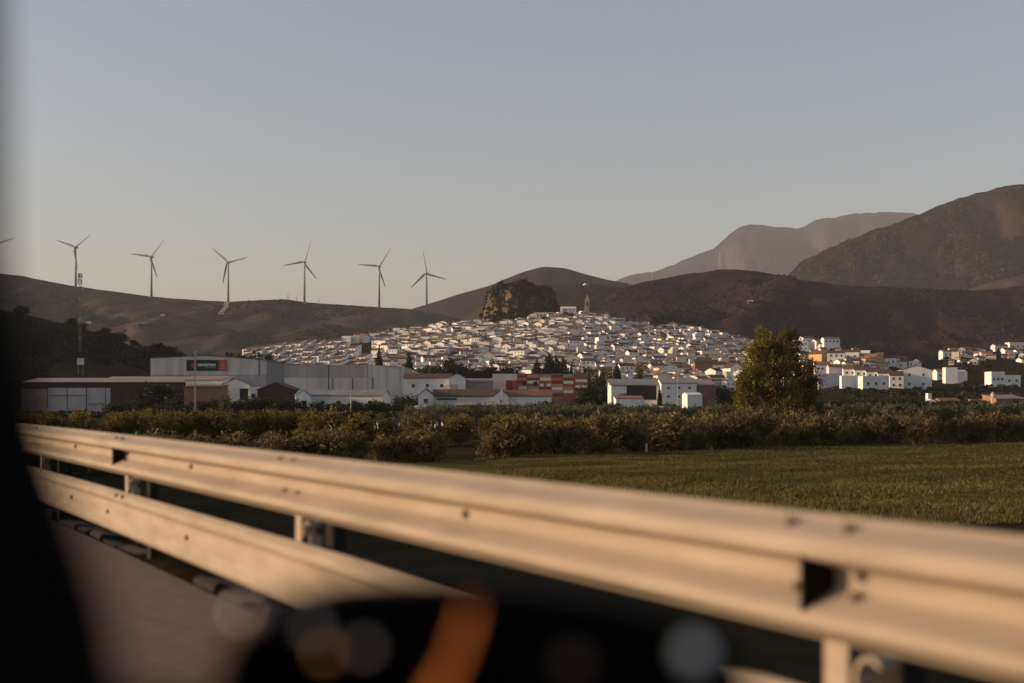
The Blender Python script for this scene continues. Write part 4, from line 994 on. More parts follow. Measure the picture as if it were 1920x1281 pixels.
at_px('house', 'small white gabled cottage with chimney', 'house', 784, 812, 741, 762, 330, 'gy', 11, 8, 0, WHITE, ROOFD, 1, 1, chim=1, wh=1.0)
at_px('house', 'low house with long dark roof right of the cottage', 'house', 812, 934, 743, 764, 334, 'gx', 12, 9, 0, WHITE, ROOFD, 0, 0)
cn = empty('canopy', P(838, 762, 328)); tm = mat('teal_canvas', (0.02, 0.10, 0.095), (0.015, 0.07, 0.065), 1, 0.7)
mb = MB(); mb.box((0, 0, 1.9), (4.6, 3, 0.1)); mb.box((0, -1.5, 1.65), (4.6, 0.06, 0.5)); mb.build('awning', tm, cn)
for sx_ in (-1, 1): mb = MB(); mb.tube([(sx_ * 2.2, -1.4, -1), (sx_ * 2.2, -1.4, 1.9)], 0.06, 6); mb.build('pole', FRAMEW, cn)
tag(cn, 'teal awning on poles beside the white cottage', 'awning')
at_px('garden_wall', 'pale sloping garden wall below the cottage', 'wall', 778, 812, 763, 772, 300, 'sx', 1, 0.6, R(20), WHITE, WHITE, eave=0.02)
at_px('house', 'white house with reddish roof in front of the red panelled building', 'house', 946, 1034, 743, 762, 336, 'gx', 10, 9, 0, WHITE, ROOFR, 0, 0, eave=0.25)
at_px('house', 'white gable end at the left of the reddish roof', 'house', 927, 953, 743, 762, 333, 'gy', 11, 6, 0, WHITE, ROOFR, 1, 1, eave=0.1, ww=0.7, wh=0.8)
at_px('shed', 'low tan mud-coloured shed behind the golden bushes', 'shed', 855, 962, 761, 775, 262, 'sx', 4, 8, 0, mat('tan_mud', (0.30, 0.21, 0.14), (0.22, 0.16, 0.11), 0.5, 0.95), ROOFP)
at_px('shed', 'white panelled sports wall with black posts at left', 'shed', 89, 198, 728, 765, 330, 'flat', 0.3, 4, 0, mat('off_white_panel', (0.44, 0.43, 0.42), (0.36, 0.355, 0.35), .3, 0.7), ROOFG)
k3 = 330 / F
fr = empty('frame_fence', P(143, 765, 329.7)); 
for px in (89, 126, 162, 198): mb = MB(); mb.box(((px - 143) * k3, 0, 2.3), (0.14, 0.14, 5.2)); mb.build('post', DARK, fr)
for (a, b, z_) in ((89, 126, 2.9), (126, 162, 2.9), (162, 198, 0.9)): mb = MB(); mb.box(((a + b) / 2 - 143) and (((a + b) / 2 - 143) * k3, 0, z_) or (0, 0, z_), ((b - a) * k3 - 0.2, 0.1, 0.09)); mb.build('bar', DARK, fr)
mb = MB(); mb.box((6.2, -0.1, 0.6), (0.1, 0.1, 2.4), M=Matrix.Rotation(R(-40), 3, 'Y')); mb.build('brace', DARK, fr)
tag(fr, 'black steel frame of posts and bars before the white wall', 'fence')
at_px('shed', 'dim grey rendered wall left of the white panelled wall', 'wall', 40, 88, 730, 765, 332, 'flat', 0.3, 4, 0, mat('dim_render', (0.2, 0.17, 0.17), (0.15, 0.13, 0.13), 0.5, 0.9), ROOFG)
# red and cream panelled building
rb = empty('panelled_building', (0, 470, gz(26, 470))); k4 = 470 / F
def bx4(px): return (px - 960) * k4
def bz4(py): return ZE + (HY - py) * k4 - rb.location.z
mb = MB(); mb.box((bx4(1036.5), 7.2, (bz4(702) - 1) / 2 - .1), (131 * k4, 14, bz4(702) + 0.9)); mb.build('wall', BRICK, rb)
mb = MB(); mb.box((bx4(1036.5), 7.2, bz4(702) + 0.03), (132 * k4, 14.4, 0.3)); mb.build('roof', ROOFG, rb)
mb = MB(); mb.box((bx4(946.5), 8, (bz4(701) - 1) / 2), (46 * k4, 16, bz4(701) + 1)); mb.build('white_block', M_CLAD4, rb)
DR = mat('deep_red_panel', (0.27, 0.045, 0.028), (0.22, 0.038, 0.024), 1, 0.6); MR = mat('brick_red_panel', (0.42, 0.105, 0.055), (0.35, 0.09, 0.048), 1, 0.6)
OR = mat('orange_red_panel', (0.52, 0.18, 0.085), (0.46, 0.16, 0.08), 1, 0.6); PK = mat('dusty_pink_panel', (0.55, 0.28, 0.20), (0.5, 0.25, 0.18), 1, 0.6)
CR_ = mat('cream_panel', (0.84, 0.75, 0.63), (0.78, 0.69, 0.58), 1, 0.6); TN = mat('tan_panel', (0.45, 0.31, 0.22), (0.4, 0.27, 0.2), 1, 0.6)
cols_ = [(971.5, 988, 'DODPCT'), (989, 1010.5, 'PDCMPC'), (1012, 1033.5, 'PCMXDT'), (1034.5, 1055.5, 'DODPCTDO'), (1056.5, 1075, 'TDCMPCMM'), (1079, 1101.5, 'MCKCDPKC')]
CM = {'D': DR, 'O': OR, 'M': MR, 'P': PK, 'C': CR_, 'T': TN, 'K': mat('rose_panel', (0.36, 0.13, 0.11), (0.31, 0.11, 0.09), 1, 0.6)}
for (a, b, s_) in cols_:
    n_ = len(s_); y0 = 702.5 if a < 1079 else 706.0; y1 = 749 if a > 1030 else (734 if n_ < 7 else 738); y1 = 749 if a > 1030 else y0 + n_ * 5.6
    for i, ch in enumerate(s_):
        za, zb3 = bz4(y0 + (y1 - y0) * i / n_), bz4(y0 + (y1 - y0) * (i + 1) / n_)
        def pan(pa, pb_, m_):
            mb = MB(); mb.box((bx4((pa + pb_) / 2), 0.1, (za + zb3) / 2), ((pb_ - pa) * k4 - 0.06, 0.14, za - zb3 - 0.05)); mb.build('panel', m_, rb)
        if ch == 'X':
            pan(a, a + 8, CR_); pan(a + 8, a + 12.5, DR); pan(a + 12.5, b, CR_)
        else: pan(a, b, CM[ch])
for px, py, w_, h_ in ((983, 719, 8, 7), (1004, 719, 7.5, 7)):
    mb = MB(); mb.box((bx4(px), -0.02, bz4(py)), (w_ * k4, 0.14, h_ * k4)); mb.build('window', mat('dark_red_glass', (0.05, 0.012, 0.01), rough=0.3), rb)
for i, (a, b) in enumerate(((949, 960), (960.4, 971))):
    mb = MB(); mb.box((bx4((a + b) / 2), -1.6, bz4(723)), ((b - a) * k4 - 0.05, 3.1, 19 * k4)); mb.build('porch', MR if i else DR, rb)
mb = MB(); mb.box((bx4(1076.7), 0.06, bz4(727)), (2.6 * k4, 0.2, 46 * k4)); mb.build('drainpipe', MR, rb)
tag(rb, 'building clad in red, pink and cream horizontal panels with a white block', 'building')
# right of centre
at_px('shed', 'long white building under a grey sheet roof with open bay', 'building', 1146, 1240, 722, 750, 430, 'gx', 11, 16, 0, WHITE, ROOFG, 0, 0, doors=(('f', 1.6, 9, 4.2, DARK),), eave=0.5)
at_px('house', 'white two-storey block with small windows under the grey roof', 'building', 1240, 1306, 719, 752, 425, 'gx', 9, 14, 0, WHITE, ROOFG, 3, 2, eave=0.2, ww=0.9, wh=0.7)
at_px('shed', 'brown lean-to roof at the right end of the grey-roofed building', 'shed', 1306, 1342, 723, 748, 432, 'sx', 10, 14, 0, BRICK, ROOFP)
at_px('house', 'white stepped annex at the corner of the grey-roofed building', 'house', 1286, 1314, 741, 760, 405, 'gx', 4, 6, R(8), WHITE, WHITE, eave=0.03)
at_px('house', 'low white house with red-brown roof and sloping wall', 'house', 1155, 1207, 748, 762, 345, 'sx', 5, 8, 0, WHITE, ROOFR, eave=0.1)
at_px('greenhouse', 'low white plastic tunnel behind the olive grove', 'greenhouse', 1206, 1270, 765.5, 772, 285, 'gx', 2.5, 5, 0, mat('plastic_sheet', (0.5, 0.52, 0.53), rough=0.4), mat('plastic_sheet_top', (0.45, 0.47, 0.48), rough=0.4), eave=0.1)
at_px('house', 'cream white cottage with pyramid roof right of the scaffold houses', 'house', 1291, 1308, 701, 715, 640, 'hip', 9, 6, 0, WHITE, ROOFD, 1, 1, ww=1.6, wh=2)
at_px('house', 'tall ochre gabled house above the grey sheet roof', 'house', 1175, 1205, 692, 715, 680, 'gy', 14, 12, R(20), OCHRE, ROOF, 0, 0)
at_px('house', 'lilac-grey gabled house below the ochre one', 'house', 1171, 1190, 704, 718, 660, 'gy', 9, 8, 0, LILAC, ROOFD, 0, 0)
at_px('house', 'white gabled house behind the left edge of the tall tree', 'house', 1364, 1388, 690, 722, 560, 'gy', 9, 12, R(15), WHITE, ROOFD, 0, 0)
at_px('house', 'white house with dark doorways left of the tall tree', 'house', 1335, 1362, 684, 708, 620, 'gx', 6, 8, 0, WHITE, ROOFD, 3, 2)
at_px('house', 'brown brick block between the pyramid roof and white house', 'house', 1303, 1336, 680, 715, 650, 'gx', 7, 9, 0, BRICK, ROOFD, 0, 0)
at_px('house', 'cream flat block with brown side above the brick block', 'house', 1313, 1345, 660, 682, 780, 'flat', 2, 10, R(12), CREAM, TERR, 4, 2)
at_px('house', 'big cream gabled hall in the middle of town', 'house', 982, 1022, 633, 645, 980, 'gx', 8, 16, R(25), CREAM, WHITE, 0, 0)
at_px('house', 'tall cream gable house above the pine clump', 'house', 901, 930, 667, 688, 700, 'gy', 8, 11, R(-6), CREAM, ROOF, 2, 2, ww=0.8, wh=1.0)
at_px('house', 'brown rendered block on the left part of the slope', 'house', 793, 815, 645, 656, 880, 'flat', 1.5, 8, 0, BRICK, TERR, 0, 0)
at_px('house', 'pink white flats with balconies beside the brown block', 'house', 818, 845, 643, 658, 870, 'flat', 2, 9, R(10), WHITE, TERR, 4, 2)
at_px('house', 'long cream roofed hall on the lower left slope', 'house', 776, 818, 656, 664, 800, 'gx', 6, 14, R(10), CREAM, CREAM, 0, 0)
at_px('house', 'long white house with dark windows just under the crag', 'house', 1002, 1040, 588, 602, 1220, 'flat', 2, 10, 0, WHITE, TERR, 5, 2, ww=1.6, wh=1.8)
at_px('house', 'brown rendered house under the bell tower', 'house', 1050, 1072, 601, 612, 1200, 'flat', 1, 8, 0, BRICK, TERR, 0, 0)
at_px('house', 'white terrace houses on the summit beside the bell tower', 'house', 1052, 1080, 578, 586, 1295, 'gx', 3, 8, 0, WHITE, WHITE, 4, 1)
# bell tower
bt = empty('bell_tower', P(1101, 592, 1290)); kb_ = 1290 / F; M_ST = mat('tower_stone', (0.45, 0.36, 0.29), (0.38, 0.3, 0.24), 0.5, 0.95)
mb = MB(); mb.box((0, 0, 6), (3.7, 3.7, 16)); mb.build('shaft', M_ST, bt)
mb = MB(); mb.box((0, 0, 14.1), (4.2, 4.2, 0.5)); mb.build('cornice', M_ST, bt)
mb = MB(); mb.add([(-1.8, -1.8, 14.35), (1.8, -1.8, 14.35), (1.8, 1.8, 14.35), (-1.8, 1.8, 14.35), (0, 0, 19.3)], [(0, 1, 4), (1, 2, 4), (2, 3, 4), (3, 0, 4), (3, 2, 1, 0)]); mb.build('spire', M_ST, bt)
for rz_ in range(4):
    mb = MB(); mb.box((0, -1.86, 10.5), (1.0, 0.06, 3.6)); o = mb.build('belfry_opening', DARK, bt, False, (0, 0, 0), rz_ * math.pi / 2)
tag(bt, 'slender stone bell tower with pointed spire on the town summit', 'tower')
ch = P(1097, 536, 2040); o = building('chapel', 'tiny white chapel on the green hill left of the summit', 'chapel', (ch.x, 2040, ch.z - 2.5), R(20), 5.5, 6, 3.6, 'gy', 2.2, WHITE, WHITE, (), (), 0, None, base=3, eave=0.1)
ch = P(1423, 566, 1560); o = building('shed', 'long white farm building on the brown hill', 'shed', (on_hill(BROWN, 1423, 565).x, on_hill(BROWN, 1423, 565).y, on_hill(BROWN, 1423, 565).z), R(-6), 26, 4, 0.7, 'gx', 0.4, CREAM, CREAM, (), (), 0, None, base=3, eave=0.05)

# houses at the right: terrace beside the tall tree and farms on the slope
T_ = 'house'
RIGHT = [  # p0,p1,eave,foot,Y,roof,rise,depth,rot,wall,roofmat,cols,rows,label
 (1694, 1750, 694, 729, 600, 'gy', 8, 13, -8, WHITE, ROOFD, 2, 2, 'big white gable-ended house closing the right terrace'),
 (1672, 1697, 704, 728, 603, 'gx', 8, 9, -10, WHITE, ROOFD, 2, 2, 'white terrace house with dark roof next to the big gable'),
 (1650, 1674, 700, 726, 612, 'gx', 8, 9, -10, WHITE, ROOFD, 2, 2, 'second white terrace house left of the big gable'),
 (1628, 1652, 697, 724, 622, 'gx', 8, 9, -10, WHITE, ROOFD, 2, 2, 'third white terrace house left of the big gable'),
 (1606, 1630, 694, 722, 632, 'gx', 8, 9, -10, WHITE, ROOFD, 2, 2, 'fourth white terrace house left of the big gable'),
 (1585, 1608, 692, 720, 640, 'gx', 8, 9, -10, WHITE, ROOF, 2, 2, 'fifth white terrace house with brown roof'),
 (1556, 1588, 688, 716, 636, 'gx', 5, 9, -4, LILAC, ROOF, 0, 0, 'lilac-white blank wall house in the right terrace'),
 (1530, 1558, 684, 714, 642, 'gx', 6, 9, -6, WHITE, ROOFR, 3, 2, 'white house with red-brown roof just right of the tall tree'),
 (1618, 1667, 706, 733, 586, 'flat', 1, 9, 0, WHITE, TERR, 3, 1, 'white flat-roofed block with three windows below the terrace'),
 (1578, 1619, 705, 730, 592, 'flat', 0.5, 4, 0, WHITE, WHITE, 0, 0, 'long white retaining wall below the terrace'),
 (1536, 1579, 701, 727, 598, 'flat', 0.5, 4, 0, LILAC, WHITE, 0, 0, 'pale lilac retaining wall beside the tall tree'),
 (1528, 1556, 664, 682, 720, 'gy', 7, 12, 35, OCHRE, ROOF, 0, 0, 'ochre gabled house lit by the sun right of the tall tree'),
 (1556, 1587, 662, 682, 724, 'gx', 5, 10, -12, WHITE, ROOFD, 3, 2, 'bluish white block attached to the ochre house'),
 (1590, 1615, 660, 676, 740, 'gx', 5, 10, -20, WHITE, ROOFD, 2, 1, 'white house with dark roof behind the terrace'),
 (1612, 1634, 663, 678, 735, 'gx', 6, 10, -20, WHITE, WHITE, 1, 1, 'pale roofed white house behind the terrace'),
 (1628, 1655, 672, 690, 690, 'gy', 8, 10, 25, OCHRE, ROOFR, 0, 0, 'orange gabled house standing above the right terrace'),
 (1655, 1682, 671, 686, 700, 'gx', 5, 9, -10, WHITE, ROOFD, 3, 1, 'white house with dark roof beside the orange gable'),
 (1682, 1704, 678, 692, 680, 'gx', 10, 9, -14, WHITE, ROOFD, 1, 1, 'white house with steep dark roof at the terrace end'),
 (1528, 1548, 640, 652, 850, 'gx', 4, 9, 10, WHITE, ROOF, 2, 1, 'small white house high above the ochre gable'),
 (1545, 1575, 635, 645, 870, 'gx', 3, 9, 0, WHITE, ROOF, 4, 1, 'topmost long white house right of the tall tree'),
 (1540, 1566, 645, 658, 840, 'gx', 4, 9, -10, WHITE, ROOFD, 2, 1, 'white house with shrubs below the topmost one'),
 (1490, 1516, 640, 668, 760, 'flat', 2, 10, 0, WHITE, TERR, 3, 3, 'white three-storey flats showing through the tall tree'),
 (1504, 1524, 634, 645, 830, 'gx', 4, 9, 10, WHITE, ROOFD, 1, 1, 'white house above the flats beside the tall tree'),
 (1775, 1797, 690, 718, 640, 'flat', 1, 8, -6, WHITE, TERR, 0, 0, 'narrow tall white house standing apart right of the terrace'),
 (1797, 1815, 698, 718, 638, 'sx', 4, 8, -6, WHITE, WHITE, 0, 0, 'white lean-to against the narrow tall house'),
 (1757, 1776, 696, 712, 650, 'gx', 4, 8, 0, WHITE, ROOF, 2, 1, 'small white house left of the narrow tall one'),
 (1859, 1884, 698, 724, 610, 'flat', 1, 10, 0, WHITE, TERR, 3, 1, 'white two-level flat-roofed house with three windows at far right'),
 (1884, 1914, 704, 724, 612, 'flat', 0.8, 10, 0, WHITE, TERR, 2, 1, 'low white wing of the far right flat-roofed house'),
 (1768, 1796, 659, 671, 900, 'gx', 3, 9, 0, WHITE, ROOFD, 3, 1, 'long white house on the far right slope'),
 (1790, 1802, 661, 675, 880, 'flat', 1, 7, -25, CREAM, TERR, 0, 0, 'cream lit house on the far right slope'),
 (1803, 1848, 655, 663, 930, 'gx', 3, 9, 6, WHITE, ROOFD, 4, 1, 'row of white houses on the far right slope'),
 (1842, 1862, 662, 672, 900, 'gx', 3, 7, -6, CREAM, ROOFR, 1, 1, 'cream cottage with red roof on the far right slope'),
 (1866, 1890, 648, 660, 950, 'gx', 3, 9, 0, LILAC, ROOFD, 2, 1, 'grey barn on the far right slope'),
 (1893, 1925, 643, 656, 960, 'flat', 1, 9, 0, WHITE, TERR, 3, 1, 'white flat-roofed house at the right edge of the slope'),
 (1893, 1904, 662, 670, 880, 'gy', 3, 6, 0, CREAM, ROOFR, 1, 1, 'tiny pinkish gabled house at the right edge'),
 (1739, 1762, 755, 768, 480, 'gy', 6, 8, -10, WHITE, WHITE, 0, 0, 'small white gabled shed low at far right'),
 (1764, 1800, 752, 768, 490, 'gx', 5, 8, 0, BRICK, ROOFR, 0, 0, 'brown shed beside the small white gabled one'),
 (1868, 1925, 748, 766, 470, 'sx', 7, 14, 0, BRICK, ROOFP, 0, 0, 'farm shed with orange brick bays at far right'),
 (1830, 1868, 752, 764, 480, 'sx', 3, 8, 0, BRICK, ROOFR, 0, 0, 'low rusty shed left of the farm shed'),
 (1540, 1575, 762, 768, 470, 'gx', 3, 6, 0, BRICK, ROOFR, 0, 0, 'low red-roofed shed below the right terrace'),
 (1640, 1660, 764, 769, 460, 'flat', .4, 5, 0, WHITE, WHITE, 0, 0, 'low white tank wall below the right terrace'),
 (1706, 1732, 764, 769, 460, 'flat', .4, 5, 0, WHITE, WHITE, 0, 0, 'low white tank wall left of the small gabled shed'),
 (1740, 1747, 738, 748, 500, 'flat', .4, 3, 0, WHITE, TERR, 0, 0, 'tiny white hut above the small gabled shed'),
]
for (a, b, e, f, Y, rk, rs, dp, ro, w1, r1, c_, rw_, lb) in RIGHT:
    nm = 'shed' if 'shed' in lb else ('retaining_wall' if 'wall ' in lb and 'retaining' in lb else ('hut' if ' hut' in lb else ('barn' if 'barn' in lb else ('water_tank' if 'tank' in lb else 'house'))))
    at_px(nm, lb, nm.replace('_', ' '), a, b, e, f, Y, rk, rs, dp, R(ro), w1, r1, c_, rw_, (), 1 if 'terrace house' in lb else 0, (), 0.25)
# small houses that close the gaps of the right terrace and the far slope
fr_ = random.Random(5)
SLOPE = 'small house packed into the right terrace quarter beside the tall tree'
for i in range(92):
    if i < 58: px = fr_.uniform(1500, 1735); row = fr_.uniform(656 + max(0, (px - 1570) * 0.22), 700); wpx = fr_.uniform(9, 17); hpx = fr_.uniform(7, 12); nm = 'in the right terrace quarter beside the tall tree'; gp_ = 'small houses of the right quarter'
    else: px = fr_.uniform(1778, 1935); row = fr_.uniform(661, 684); wpx = fr_.uniform(7, 15); hpx = fr_.uniform(4.5, 8); nm = 'scattered over the far right slope'; gp_ = 'small houses of the far right slope'
    if row > 690 and px > 1640: continue
    wm_, rm_, wd = fr_.choice(((WHITE, ROOFD, 'white house with dark roof'), (WHITE, ROOF, 'white house with brown roof'), (WHITE, ROOF, 'white house with brown roof'), (CREAM, ROOFR, 'cream house with red roof'), (WHITE, TERR, 'white flat-roofed house')))
    at_px('house', 'small %s %s' % (wd, nm), 'house', px, px + wpx, row - hpx, row, 700, 'flat' if rm_ is TERR else fr_.choice(('gx', 'gx', 'gy')), 1.2 if rm_ is TERR else fr_.uniform(3, 4.5), 8, R(fr_.uniform(-24, 14)), wm_, rm_, 2, 1, (), 0, (), 0.25, gp_, 0.9, 1.0)
sl2 = P(1862, 755, 475); mb = MB(); mb.tube([(0, 0, -2), (0, 0, 3.0)], 0.75, 14); mb.tube([(0, 0, 3.0), (0, 0, 3.6)], [0.75, 0.1], 14)
tag(mb.build('silo', mat('silo_tan', (0.5, 0.42, 0.3), (0.42, 0.34, 0.25), 1, 0.7), None, True, sl2), 'small tan silo beside the farm shed at far right', 'silo')

# ---------------------------------------------------------------- the white town
LOOKS = [  # key, weight, look, roof, w, d, h, rh, wall, roofmat, cols, rows
 ('a', 5, 'white gabled house with brown tiled roof', 'gx', 9.5, 9, 6.2, 1.3, WHITE, ROOF, 3, 2),
 ('b', 6, 'white house with its gable to the street', 'gy', 8.5, 10, 6.4, 1.5, WHITE, ROOF, 2, 2),
 ('c', 6, 'white flat-roofed house with parapet', 'flat', 9, 9, 6.4, 0.8, WHITE, TERR, 3, 2),
 ('d', 3, 'white house with single-pitch brown roof', 'sx', 9, 9, 5.8, 1.5, WHITE, ROOFD, 3, 2),
 ('e', 1, 'cream gabled house', 'gx', 10, 9, 6.4, 1.4, CREAM, ROOF, 3, 2),
 ('f', 1, 'cream flat-roofed house', 'flat', 9, 9, 7.0, 0.9, CREAM, TERR, 3, 2),
 ('g', 1.4, 'tall white three-storey house', 'gx', 10, 10, 8.6, 1.5, WHITE, ROOFD, 3, 3),
 ('h', 0.5, 'bare brick-brown house', 'flat', 9, 9, 6.0, 0.5, BRICK, TERR, 1, 1),
 ('i', 1.2, 'white hip-roofed house', 'hip', 10, 9, 6.2, 1.4, WHITE, ROOF, 3, 2),
 ('j', 0.9, 'white house with red tiled roof', 'gx', 10, 9, 6.0, 1.4, WHITE, ROOFR, 3, 2),
]
PROTO = {}
for (key, wt, look, rk, w_, d_, h_, rh_, wm_, rm_, c_, r_) in LOOKS:
    wins = grid_wins(w_ * 0.9, h_, c_, r_, 'f', 0.9, 1.2, 1.7, 2.8) + grid_wins(d_ * 0.9, h_, 2, r_, 'r', 0.8, 1.1, 1.7, 2.8)[:3] 
    PROTO[key] = [building('house', look, 'house', (0, 0, -500), 0, w_, d_, h_, rk, rh_, wm_, rm_, wins, (('f', w_ * 0.05, 1.1, 2.1, DOORB),), 1 if key in 'abegi' else 0, simple=True, base=3.0), look]
def zone(px, py):
    if px < 700: z = 'on the slope above the long warehouse'
    elif px < 900: z = 'on the slope left of the crag'
    elif px < 1120: z = 'in the quarter below the crag and bell tower'
    else: z = 'on the slope between bell tower and tall tree'
    return z
# streets follow the contours: rows of plots going up the hill
plots = []
trng = random.Random(21)
Y = 705.0
while Y < 1312:
    px0, px1 = (455 if Y > 740 else 1140), 1500
    x = (px0 - 960) / F * Y; xe = (px1 - 960) / F * Y; phase = trng.uniform(0, 6)
    while x < xe:
        wdt = trng.uniform(5.0, 8.2); x += wdt * 0.5 
        yy = Y + 6 * math.sin(x * 0.02 + phase) + trng.uniform(-3, 3)
        px = 960 + F * x / yy; Yt = np.interp(px, _T[:, 0], _T[:, 4])
        lim = Yt + 6
        row_zone = 455 < px < 705 and yy < 1165
        if yy < lim and not row_zone and not (px < 1130 and yy < 760) :
            zb = gz(x, yy); py = HY - F * (zb + 6 - ZE) / yy
            hid = (px < 765 and py > 690) or py > 722
            if not hid: plots.append((x, yy, zb, px, py))
        x += wdt * 0.5 + (trng.uniform(3, 6) if trng.random() < 0.13 else 0.3)
    Y += trng.uniform(9.5, 12.5)
keys = [l[0] for l in LOOKS]; wts = [l[1] for l in LOOKS]
houses = []
for (x, y, z, px, py) in plots:
    if trng.random() < 0.03: continue
    base_r = R(-20 + 34 * min(1, max(0, (px - 950) / 250))) + 0.9 * fbm(x, y, 90, 3, 3.0)
    r_ = base_r + trng.choice((0, 0, 0, math.pi / 2)) + trng.gauss(0, 0.06)
    key = trng.choices(keys, wts)[0]
    if py > 655 and 1180 < px < 1500 and trng.random() < 0.5: key = trng.choice('eeffgh')
    sc_ = (trng.uniform(0.52, 0.88), trng.uniform(0.52, 0.88), trng.uniform(0.55, 1.05))
    houses.append((x, y, z, px, py, r_, key, sc_))
# terraced rows behind the warehouse: identical narrow houses stepping along streets
terr_proto = building('terrace_house', '', 'house', (0, 0, -500), 0, 7.4, 9.5, 5.0, 'sx', 2.5, WHITE, ROOFD, [('f', -1.6, 4.0, 0.9, 1.1), ('f', 1.6, 4.0, 0.9, 1.1), ('f', 1.6, 1.5, 0.9, 1.2)], (('f', -1.4, 1.0, 2.1, DOORB),), 0, simple=True, base=3.0, eave=0.02)
pw = MB(); pw.prism([Vector((0, -4.9, -1)), Vector((0, 4.9, -1)), Vector((0, 4.9, 7.85)), Vector((0, -4.9, 5.2))], (3.62, 0, 0), (3.86, 0, 0)); pw.build('party_wall', WHITE, terr_proto)
terr = []
for j, Yr in enumerate((800, 836, 872, 910, 950, 992, 1036, 1082, 1128)):
    pa, pb_ = (520 - j * 5, 700 - j * 3) if j < 4 else (468, 690 - (j - 4) * 14)
    x = (pa - 960) / F * Yr
    while x < (pb_ - 960) / F * Yr:
        yy = Yr + (x - (pa - 960) / F * Yr) * 0.10 + trng.gauss(0, 1.2); terr.append((x, yy, gz(x, yy), 960 + F * x / yy, j)); x += 7.8 + (trng.uniform(3, 7) if trng.random() < 0.1 else 0)
N_IND = 235
houses.sort(key=lambda h: h[1]); terr_ind = [t for t in terr]
ind = houses[:N_IND - 20]; rest = houses[N_IND - 20:]
trng.shuffle(rest); ind += rest[:0]
for (x, y, z, px, py, r_, key, sc_) in ind:
    p, look = PROTO[key]; zn = zone(px, py)
    tier = 'low' if y < 830 else 'midway'
    clone(p, (x, y, z), r_, sc_, '%s %s %s' % (look, tier, zn.replace('on the slope', '').replace('in the quarter', '').strip()), '%s %s' % (tier, zn))
t_ind = [t for t in terr if t[4] in (1, 3, 5, 7, 8)][:70] ; t_ids = set(id(t) for t in t_ind)
for t in t_ind:
    clone(terr_proto, t[:3], R(-22) + trng.gauss(0, 0.035), (trng.uniform(0.92, 1.04), trng.uniform(0.85, 1.12), trng.uniform(0.86, 1.14)), 'narrow white terrace house with brown roof in the parallel rows behind the warehouse', 'parallel terrace rows')
def bake(objs, name, label):
    """join transformed copies of the prototypes into one mesh (the far mass of roofs)"""
    mats = []; VV = []; FF = []; MM = []; off = 0
    for (root, loc, rz, sc_) in objs:
        M = Matrix.Translation(loc) @ Matrix.Rotation(rz, 4, 'Z') @ Matrix.Diagonal((*sc_, 1))
        for c in root.children:
            if c.name.startswith('door'): continue
            me = c.data; Mc = M @ Matrix.Translation(c.location) @ Matrix.Rotation(c.rotation_euler.z, 4, 'Z')
            if me.materials[0] not in mats: mats.append(me.materials[0])
            mi = mats.index(me.materials[0])
            VV += [tuple(Mc @ v.co) for v in me.vertices]
            for p in me.polygons: FF.append(tuple(off + i for i in p.vertices)); MM.append(mi)
            off += len(me.vertices)
    me = bpy.data.meshes.new(name); me.from_pydata(VV, [], FF)
    for m in mats: me.materials.append(m)
    me.polygons.foreach_set('material_index', MM); me.update()
    tag(link(name, me), label, 'houses', kind='stuff')
bake([(PROTO[k_][0], (x, y, z), r_, sc_) for (x, y, z, px, py, r_, k_, sc_) in rest], 'hillside_houses', 'dense mass of small white houses covering the upper town')
bake([(terr_proto, t[:3], R(-22) + trng.gauss(0, 0.035), (trng.uniform(0.92, 1.04), trng.uniform(0.85, 1.12), trng.uniform(0.86, 1.14))) for t in terr if id(t) not in t_ids], 'hillside_houses', 'farther white terrace rows behind the warehouse')
for p, _l in list(PROTO.values()) + [(terr_proto, '')]:
    for c in list(p.children): bpy.data.objects.remove(c)
    bpy.data.objects.remove(p)
print('houses', len(houses), len(ind), len(terr), len(t_ind))
# a few dark trees between the houses
for i in range(34):
    px = trng.uniform(600, 1400); Y = trng.uniform(780, 1230)
    x = (px - 960) / F * Y; h = trng.uniform(4, 8)
    put(DRK[trng.randrange(6)], (x, Y, gz(x, Y)), trng.uniform(0, 6), (h * 1.0, h * 1.0, h), 'small dark tree squeezed between the white houses of the town', 'tree', 'trees among the town houses')
for px, pt, Y in ((925, 588, 1270), (1018, 590, 1255), (1060, 580, 1270), (1072, 584, 1270), (1225, 590, 1240), (1232, 596, 1230), (1330, 610, 1260)):
    tree_at(DRK[px % 6], px, pt, Y, 1.1, 'dark tree on the crest of the town below the crag and summit', 'tree', 'trees on the town crest')
